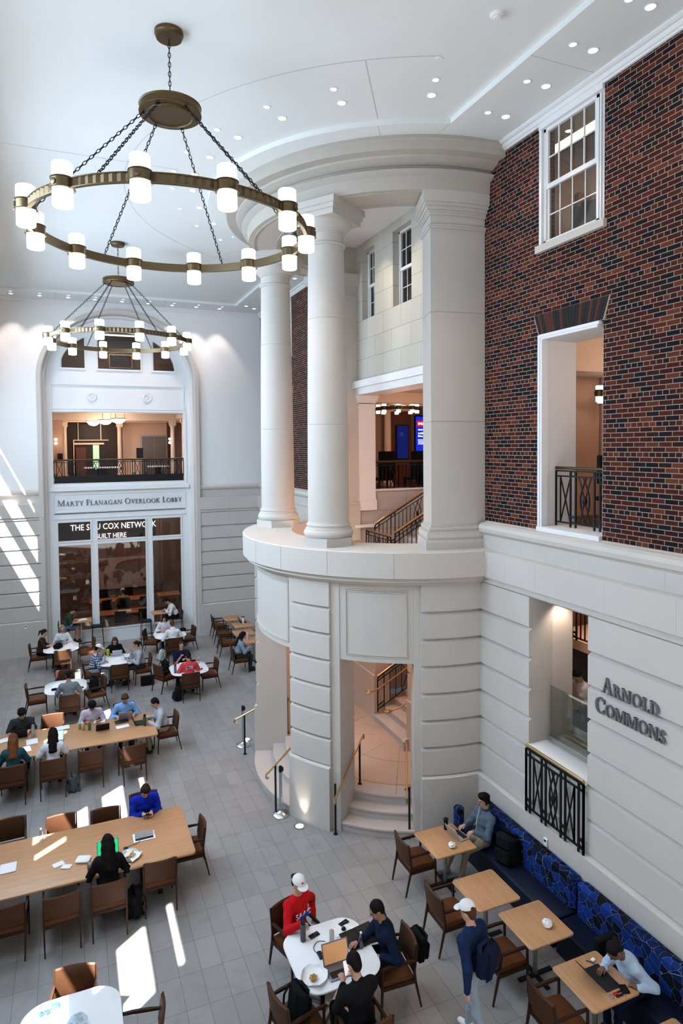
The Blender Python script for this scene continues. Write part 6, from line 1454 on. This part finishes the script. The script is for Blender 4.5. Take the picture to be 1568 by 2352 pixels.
    if shorts: sdf_obj('shorts',trs,h,bottom,t,.04,.002)
    else: sdf_obj('trousers',trs,h,bottom,t,.04,.002)
    for i in (0,1):
        a=an[i]; sdf_obj('shoe',[('c',a+V3(0,.03,-.045),a+V3(0,-.13,-.05),.042,.036),('c',a+V3(0,.01,.0),a+V3(0,0,-.04),.045,.042)],h,shoe,t,.03)
    hr=[('e',hp_(0,-.020,.040),(.083,.096,.088),RM),('e',hp_(0,-.060,-.02),(.068,.048,.075),RM)]
    if style=='curly': hr=[('e',hp_(0,-.012,.060),(.098,.105,.090),RM),('e',hp_(0,.045,.085),(.07,.05,.045),RM),('e',hp_(0,-.062,-.01),(.078,.05,.08),RM)]
    if style=='wavy': hr+=[('e',hp_(0,.02,.085),(.078,.07,.045),RM),('c',hp_(-.078,.01,.03),hp_(-.074,-.01,-.055),.02,.014),('c',hp_(.078,.01,.03),hp_(.074,-.01,-.055),.02,.014)]
    if style=='long': hr+=[('c',hp_(0,-.075,-.02),N0+d*-.16-f*.13,.065,.055),('c',hp_(-.075,.0,.02),N0-d*.08-r*.09-f*.03,.026,.028),('c',hp_(.075,.0,.02),N0-d*.08+r*.09-f*.03,.026,.028),('c',hp_(-.03,-.075,-.03),N0-d*.18-r*.05-f*.12,.05,.035),('c',hp_(.03,-.075,-.03),N0-d*.18+r*.05-f*.12,.05,.035)]
    if style=='pony': hr+=[('c',hp_(0,-.105,.05),hp_(0,-.155,.0),.030,.034),('c',hp_(0,-.155,.0),hp_(0,-.15,-.14),.034,.014)]
    if style=='bun': hr+=[('e',hp_(0,-.115,.055),(.045,.04,.042),RM)]
    sdf_obj('hair',hr,h,hair,t,.02,.0035 if style!='short' else .002)
    m=MB()
    for s in (-1,1): 
        c=hp_(s*.031,.0865,.004); m.lathe([(0,-.007),(.011,0),(0,.007)],n=8,M=Matrix.Translation(Vector(c)))
        m.tube([tuple(hp_(s*.018,.093,.024)),tuple(hp_(s*.048,.084,.026))],.0035,4)
    m.tube([tuple(hp_(-.02,.094,-.060)),tuple(hp_(.02,.094,-.060))],.003,4)
    m.build('facial_features',eyem,t)
    if cap:
        Mc=Matrix.Translation(Vector(hp_(0,-.008,.048)))@Matrix([list(q) for q in np.array([hr_,-hf,hu]).T]).to_4x4()
        m=MB(); m.lathe([(.092*math.cos(a*PI/16)*1.02,.092*math.sin(a*PI/16)) for a in range(0,9)],n=24,M=Mc@Matrix.Diagonal((1,1.12,1,1)),capped=False); 
        br=[(-.075,-.085)]+[(.08*math.sin(q*PI/10-PI/2),-.10-.085*math.cos(q*PI/10-PI/2)) for q in range(11)]+[(.075,-.085)]
        m.prism(br,0.0,.008,Mc@Matrix.Rotation(.12,4,'X')); m.build('cap',cap,t)
    return t,dict(S=S,d=d,f=f,P=P,Hc=Hc,hf=hf,hu=hu,hr=hr_,N0=N0)
navyc=cloth('navy',(.005,.010,.032)); redc=cloth('red',(.50,.008,.012)); whitec=cloth('white',(.66,.67,.70)); royal=cloth('royal_blue',(.006,.022,.36)); greyc=cloth('grey',(.20,.21,.22)); heather=cloth('slate_heather',(.085,.12,.165)); paleb=cloth('pale_blue',(.42,.55,.72)); skyb=cloth('sky_blue',(.20,.38,.68)); black=cloth('black',(.006,.006,.007)); darkg=cloth('charcoal',(.03,.034,.042)); coat=cloth('pale_grey_coat',(.40,.43,.47)); brownc=cloth('dark_brown',(.035,.016,.012)); coral=cloth('coral_red',(.55,.05,.06)); greenc=cloth('bottle_green',(.02,.05,.03)); lilac=cloth('pale_lilac',(.50,.47,.58)); khaki=cloth('khaki',(.30,.24,.17)); ltgrey=cloth('light_grey',(.36,.38,.41)); mustard=cloth('mustard',(.42,.27,.11)); pinkw=cloth('blush',(.62,.50,.46)); ldenim=cloth('light_denim',(.28,.33,.40)); whitecap=mat('white_cap',(.74,.74,.74),.8); teal=cloth('deep_teal',(.02,.07,.09))
# front group
p1,j1=person('person in a red sweatshirt and white cap facing the camera at the nearest table',2.86,8.62,-72,4,8,-6,((-.17,-.40,.92,0,-.9,.25),(.25,-.10,.60)),redc,black,HB,'pony','light',near=True,fem=True,cap=whitecap)
M1=Matrix.Translation(Vector(j1['P']+j1['d']*.30+j1['f']*.150-V3(.13,0,.04)))@Matrix.Rotation(PI/2-math.radians(4),4,'X')
fontmesh('chest_lettering','SAAC',.105,M1,mat('white_print',(.8,.8,.82),.7),p1,.004)
m=MB(); m.prism([(.05,-.005),(.09,.03),(.13,.02),(.17,.045),(.24,.03),(.20,.0),(.24,-.03),(.17,-.012),(.10,-.025)],.004,.009,M1); m.build('chest_emblem',mat('blue_print',(.01,.05,.40),.7),p1,smooth=False)
m=MB(); Ml=Matrix.Translation(Vector(j1['Hc']+j1['hf']*.088+j1['hu']*.085)); m.prism([(-.015,-.01),(.015,-.01),(.018,.008),(0,.014),(-.018,.008)],0,.004,Ml@Matrix.Rotation(PI/2,4,'X')); m.build('cap_emblem',mat('red_print',(.4,.01,.02),.7),p1,smooth=False)
person('person in a navy jacket leaning left to a mouse at the nearest table',3.86,7.68,170,14,18,0,((.02,-.52,.80,.1,-1,-.1),(.20,-.26,.72)),navyc,black,HB,'short','tan',near=True,twist=0)
person('black-haired person in a black shirt seen from behind holding a phone at the nearest table',3.06,6.84,95,12,22,12,((-.06,-.36,.93,.1,-.7,.5),(.07,-.37,.90,-.1,-.7,.5)),black,black,HB,'short','light',near=True)
tag(MB().rbox(-.038,.038,-.004,.004,0,.15,.003,0,Matrix.Rotation(-.5,4,'X')).build('phone',scr_p,loc=(3.04,7.20,.90)),'bright phone held up by the black-haired person at the nearest table','phone')
p4,j4=person('man with dark wavy hair in a slate quarter-zip typing on the blue bench',6.52,9.36,180,-6,14,-8,((-.10,-.36,.80,.0,-1,-.1),(.12,-.33,.80,0,-1,-.1)),heather,khaki,HB,'wavy','light',near=True,feet=((-.16,-.62,.09),(.12,-.5,.09)),shoe=cloth('grey_shoe',(.25,.28,.33)))
m=MB(); q=j4; m.tube([tuple(q['N0']+q['hr']*.066*math.cos(a)+q['f']*.062*math.sin(a)+q['d']*(.018-.012*math.sin(a))) for a in [k*PI/8 for k in range(-3,12)]],.017,6); m.tube([tuple(q['N0']+q['f']*.085-q['d']*.01),tuple(q['N0']+q['f']*.135-q['d']*.15)],.006,5); m.build('zip_collar',cloth('dark_slate',(.03,.045,.07)),p4)
m=MB(); m.tube([tuple(q['Hc']+q['hr']*(-.078)),tuple(q['N0']-q['hr']*.03+q['f']*.12-q['d']*.04),tuple(q['N0']+q['f']*.165-q['d']*.16),tuple(q['P']+q['f']*.17+q['d']*.1)],.003,4); m.build('earphone_wire',paperm,p4)
person('person in a pale blue shirt bent over a dark laptop, bottom right',6.56,6.02,180,34,30,0,((-.10,-.52,.80,.1,-1,-.1),(.20,-.30,.77,-.8,-.3,0)),paleb,navyc,HB,'bun','brown',near=True,fem=True)
person('walking person in a navy jacket, white cap and pale jeans, at the bottom edge',4.50,6.62,112,6,10,10,((-.30,-.12,.80,0,-.1,-1),(.30,.10,.80,0,.1,-1)),cloth('ink_blue',(.008,.02,.065)),ldenim,HN,'short','light',near=True,stand=True,cap=whitecap,shoe=paperm)
bp=backpack(4.54,6.46,.98,112,'dark navy backpack worn by the walking person',navyc,.95,-.1)
# closest long table
person('person in a royal blue sweater looking down at a phone across the closest long table',1.15,12.47,-88,20,32,0,((-.05,-.42,.80,.2,-.9,0),(.07,-.42,.80,-.2,-.9,0)),royal,black,HD,'wavy','light',near=True)
tag(MB().rbox(-.075,.075,-.037,.037,0,.009,.003).build('phone',phone_m,loc=(1.16,12.03,.80)),'dark phone in the hands of the person in royal blue','phone')
person('person in a black hoodie with long black hair seen from behind at the green screen',.43,10.62,90,8,12,0,((-.14,-.38,.79),(.14,-.38,.79)),black,black,HB,'long','light',near=True,hood=True,fem=True)
# second long table
person('person in a dark grey tee typing at the left of the second long table',-1.18,17.15,-90,14,30,10,((-.14,-.40,.80),(.15,-.40,.80)),darkg,black,HB,'curly','light',sleeve=.5)
person('person with long auburn hair and a teal jacket seen from behind, left edge',-1.24,15.30,90,10,12,0,((-.14,-.40,.80),(.14,-.40,.80)),teal,black,HA,'long','light',fem=True)
person('woman with long black hair and a white tee seen from behind, second long table',-.46,15.28,88,10,10,0,((-.16,-.40,.80),(.24,-.36,.78)),whitec,black,HB,'long','light',sleeve=.5,fem=True)
person('curly-haired person in a pale sunlit shirt looking down at a phone',.38,17.12,-88,20,34,0,((-.10,-.40,.80,.3,-.9,0),(.12,-.40,.80,-.3,-.9,0)),lilac,darkg,HB,'curly','tan',sleeve=.8)
person('person in a sky blue quarter-zip behind a silver laptop',1.16,17.12,-90,14,28,0,((-.18,-.36,.79),(.18,-.36,.79)),skyb,darkg,HN,'wavy','light')
person('person in a pale coat and glasses at the right end of the second long table',2.02,16.33,180,16,22,6,((-.10,-.44,.80),(.16,-.44,.80)),coat,khaki,HB,'short','light',feet=((-.10,-.30,.09),(.12,-.36,.09)))
# far tables
person('person in a grey tee seen from behind at a white table',-.14,19.08,90,14,18,0,((-.16,-.38,.79),(.18,-.36,.79)),greyc,khaki,HB,'short','tan',sleeve=.5)
person('woman in dark brown with a ponytail at the far left white table',-1.02,24.05,0,10,14,0,((-.10,-.42,.80),(.12,-.42,.80)),brownc,black,HD,'pony','light',sleeve=.6,fem=True)
person('blonde woman in a white blouse behind the dark bag',-.33,24.45,-92,8,14,0,((-.14,-.36,.79),(.14,-.36,.79)),whitec,black,HBL,'long','light',fem=True)
person('person in a blue plaid shirt and white cap gesturing at a white table',.55,21.50,2,14,14,0,((-.12,-.40,.80),(.14,-.34,1.0,0,-.3,.95)),plaid,ltgrey,HB,'short','tan',cap=whitecap,sleeve=.9)
person('woman in a black top with long brown hair at the far white table',1.25,22.42,-90,16,26,0,((-.12,-.38,.79),(.12,-.38,.79)),black,black,HN,'long','light',fem=True)
person('woman in a grey sweater with a dark ponytail, hand to her chin',1.98,21.35,180,12,10,0,((-.02,-.30,1.08,.1,-.2,1),(.14,-.40,.79)),ltgrey,darkg,HD,'pony','light',fem=True)
person('woman in a white top with long dark hair behind the pink laptop',3.10,24.52,-90,12,26,0,((-.14,-.36,.79),(.14,-.36,.79)),whitec,black,HB,'long','light',fem=True)
person('person in a white hoodie seen from behind before the pink laptop',3.26,23.25,90,24,26,0,((-.18,-.34,.79),(.20,-.34,.79)),whitec,black,HN,'short','light',hood=True)
p24,j24=person('person in a navy tee and headphones facing the camera at the far table',3.14,20.72,-92,4,2,0,((-.02,-.26,.98,.2,-.6,.7),(.05,-.28,.86,-.5,-.7,.2)),navyc,black,HN,'short','light',sleeve=.5)
m=MB(); q=j24; m.tube([tuple(q['Hc']+q['hr']*(.098*math.cos(a))+q['hu']*(.02+.115*math.sin(a))) for a in [k*PI/10 for k in range(11)]],.010,6)
for s in (-1,1): m.tube([tuple(q['Hc']+q['hr']*(s*.078)-q['hu']*.005),tuple(q['Hc']+q['hr']*(s*.112)-q['hu']*.005)],.036,10)
m.build('headphones',blackpl,p24)
p25,j25=person('person in a coral red shirt with a flag print seen from behind',3.17,19.42,88,18,24,0,((-.16,-.38,.79),(.18,-.38,.79)),coral,khaki,HB,'short','tan',sleeve=.5)
Mb=Matrix.Translation(Vector(j25['P']+j25['d']*.32-j25['f']*.128))@Matrix.Rotation(PI,4,'Z')@Matrix.Rotation(PI/2+math.radians(18),4,'X')
m=MB(); m.box(-.10,.10,-.06,.06,0,.004,0,Mb); m.box(-.09,-.02,.0,.055,.004,.006,1,Mb)
for k in range(3): m.box(-.01 if k>0 else -.09,.09,.035-.04*k,.05-.04*k,.004,.006,2,Mb)
m.build('flag_print',[mat('white_print',(.8,.8,.82),.7),mat('flag_blue',(.01,.03,.2),.7),mat('flag_red',(.4,.02,.03),.7)],p25,smooth=False)
person('person in a pale hooded jacket with long black hair, half hidden by the rotunda',5.02,21.02,0,14,20,0,((-.10,-.42,.80),(.12,-.42,.80)),cloth('dusty_blue',(.22,.28,.36)),darkg,HB,'long','light',fem=True,hood=True)
person('person in a bottle green tee and shorts reading at the left high table',-.26,25.90,0,26,34,0,((-.10,-.40,1.13),(.10,-.32,1.25,0,-.3,1)),greenc,cloth('blue_shorts',(.06,.12,.22)),HD,'curly','tan',sleeve=.5,seat=.80,shorts=True,feet=((-.12,-.40,.36),(.12,-.34,.36)))
person('person in a white shirt leaning on the right high table',3.74,25.92,180,28,22,0,((-.06,-.48,1.12),(.08,-.46,1.12)),whitec,black,HB,'short','tan',seat=.80,feet=((-.12,-.40,.36),(.12,-.34,.36)))
person('person in a mustard top and cap seen from behind beyond the glass',2.05,29.55,92,10,16,0,((-.14,-.38,.79),(.14,-.38,.79)),mustard,black,HD,'short','tan',cap=whitecap)
person('person in a blush top standing behind the glass guard, half hidden by the wall',8.45,9.0,200,16,34,0,((-.02,-.26,1.12,.3,-.8,.2),(.04,-.26,1.08,-.3,-.8,.2)),pinkw,cloth('slate_skirt',(.06,.09,.11)),HB,'short','tan',stand=True)
bpy.data.objects[[o.name for o in COL.objects if o.get('label')=='person in a blush top standing behind the glass guard, half hidden by the wall'][0]].location.z=1.76
person('dark-haired person seated before the bright blue screen, mostly hidden',11.6,19.8,180,5,10,0,((-.14,-.38,.79),(.14,-.38,.79)),black,black,HB,'short','light')
bpy.data.objects[[o.name for o in COL.objects if o.get('label','').startswith('dark-haired person seated')][0]].location.z=6.1
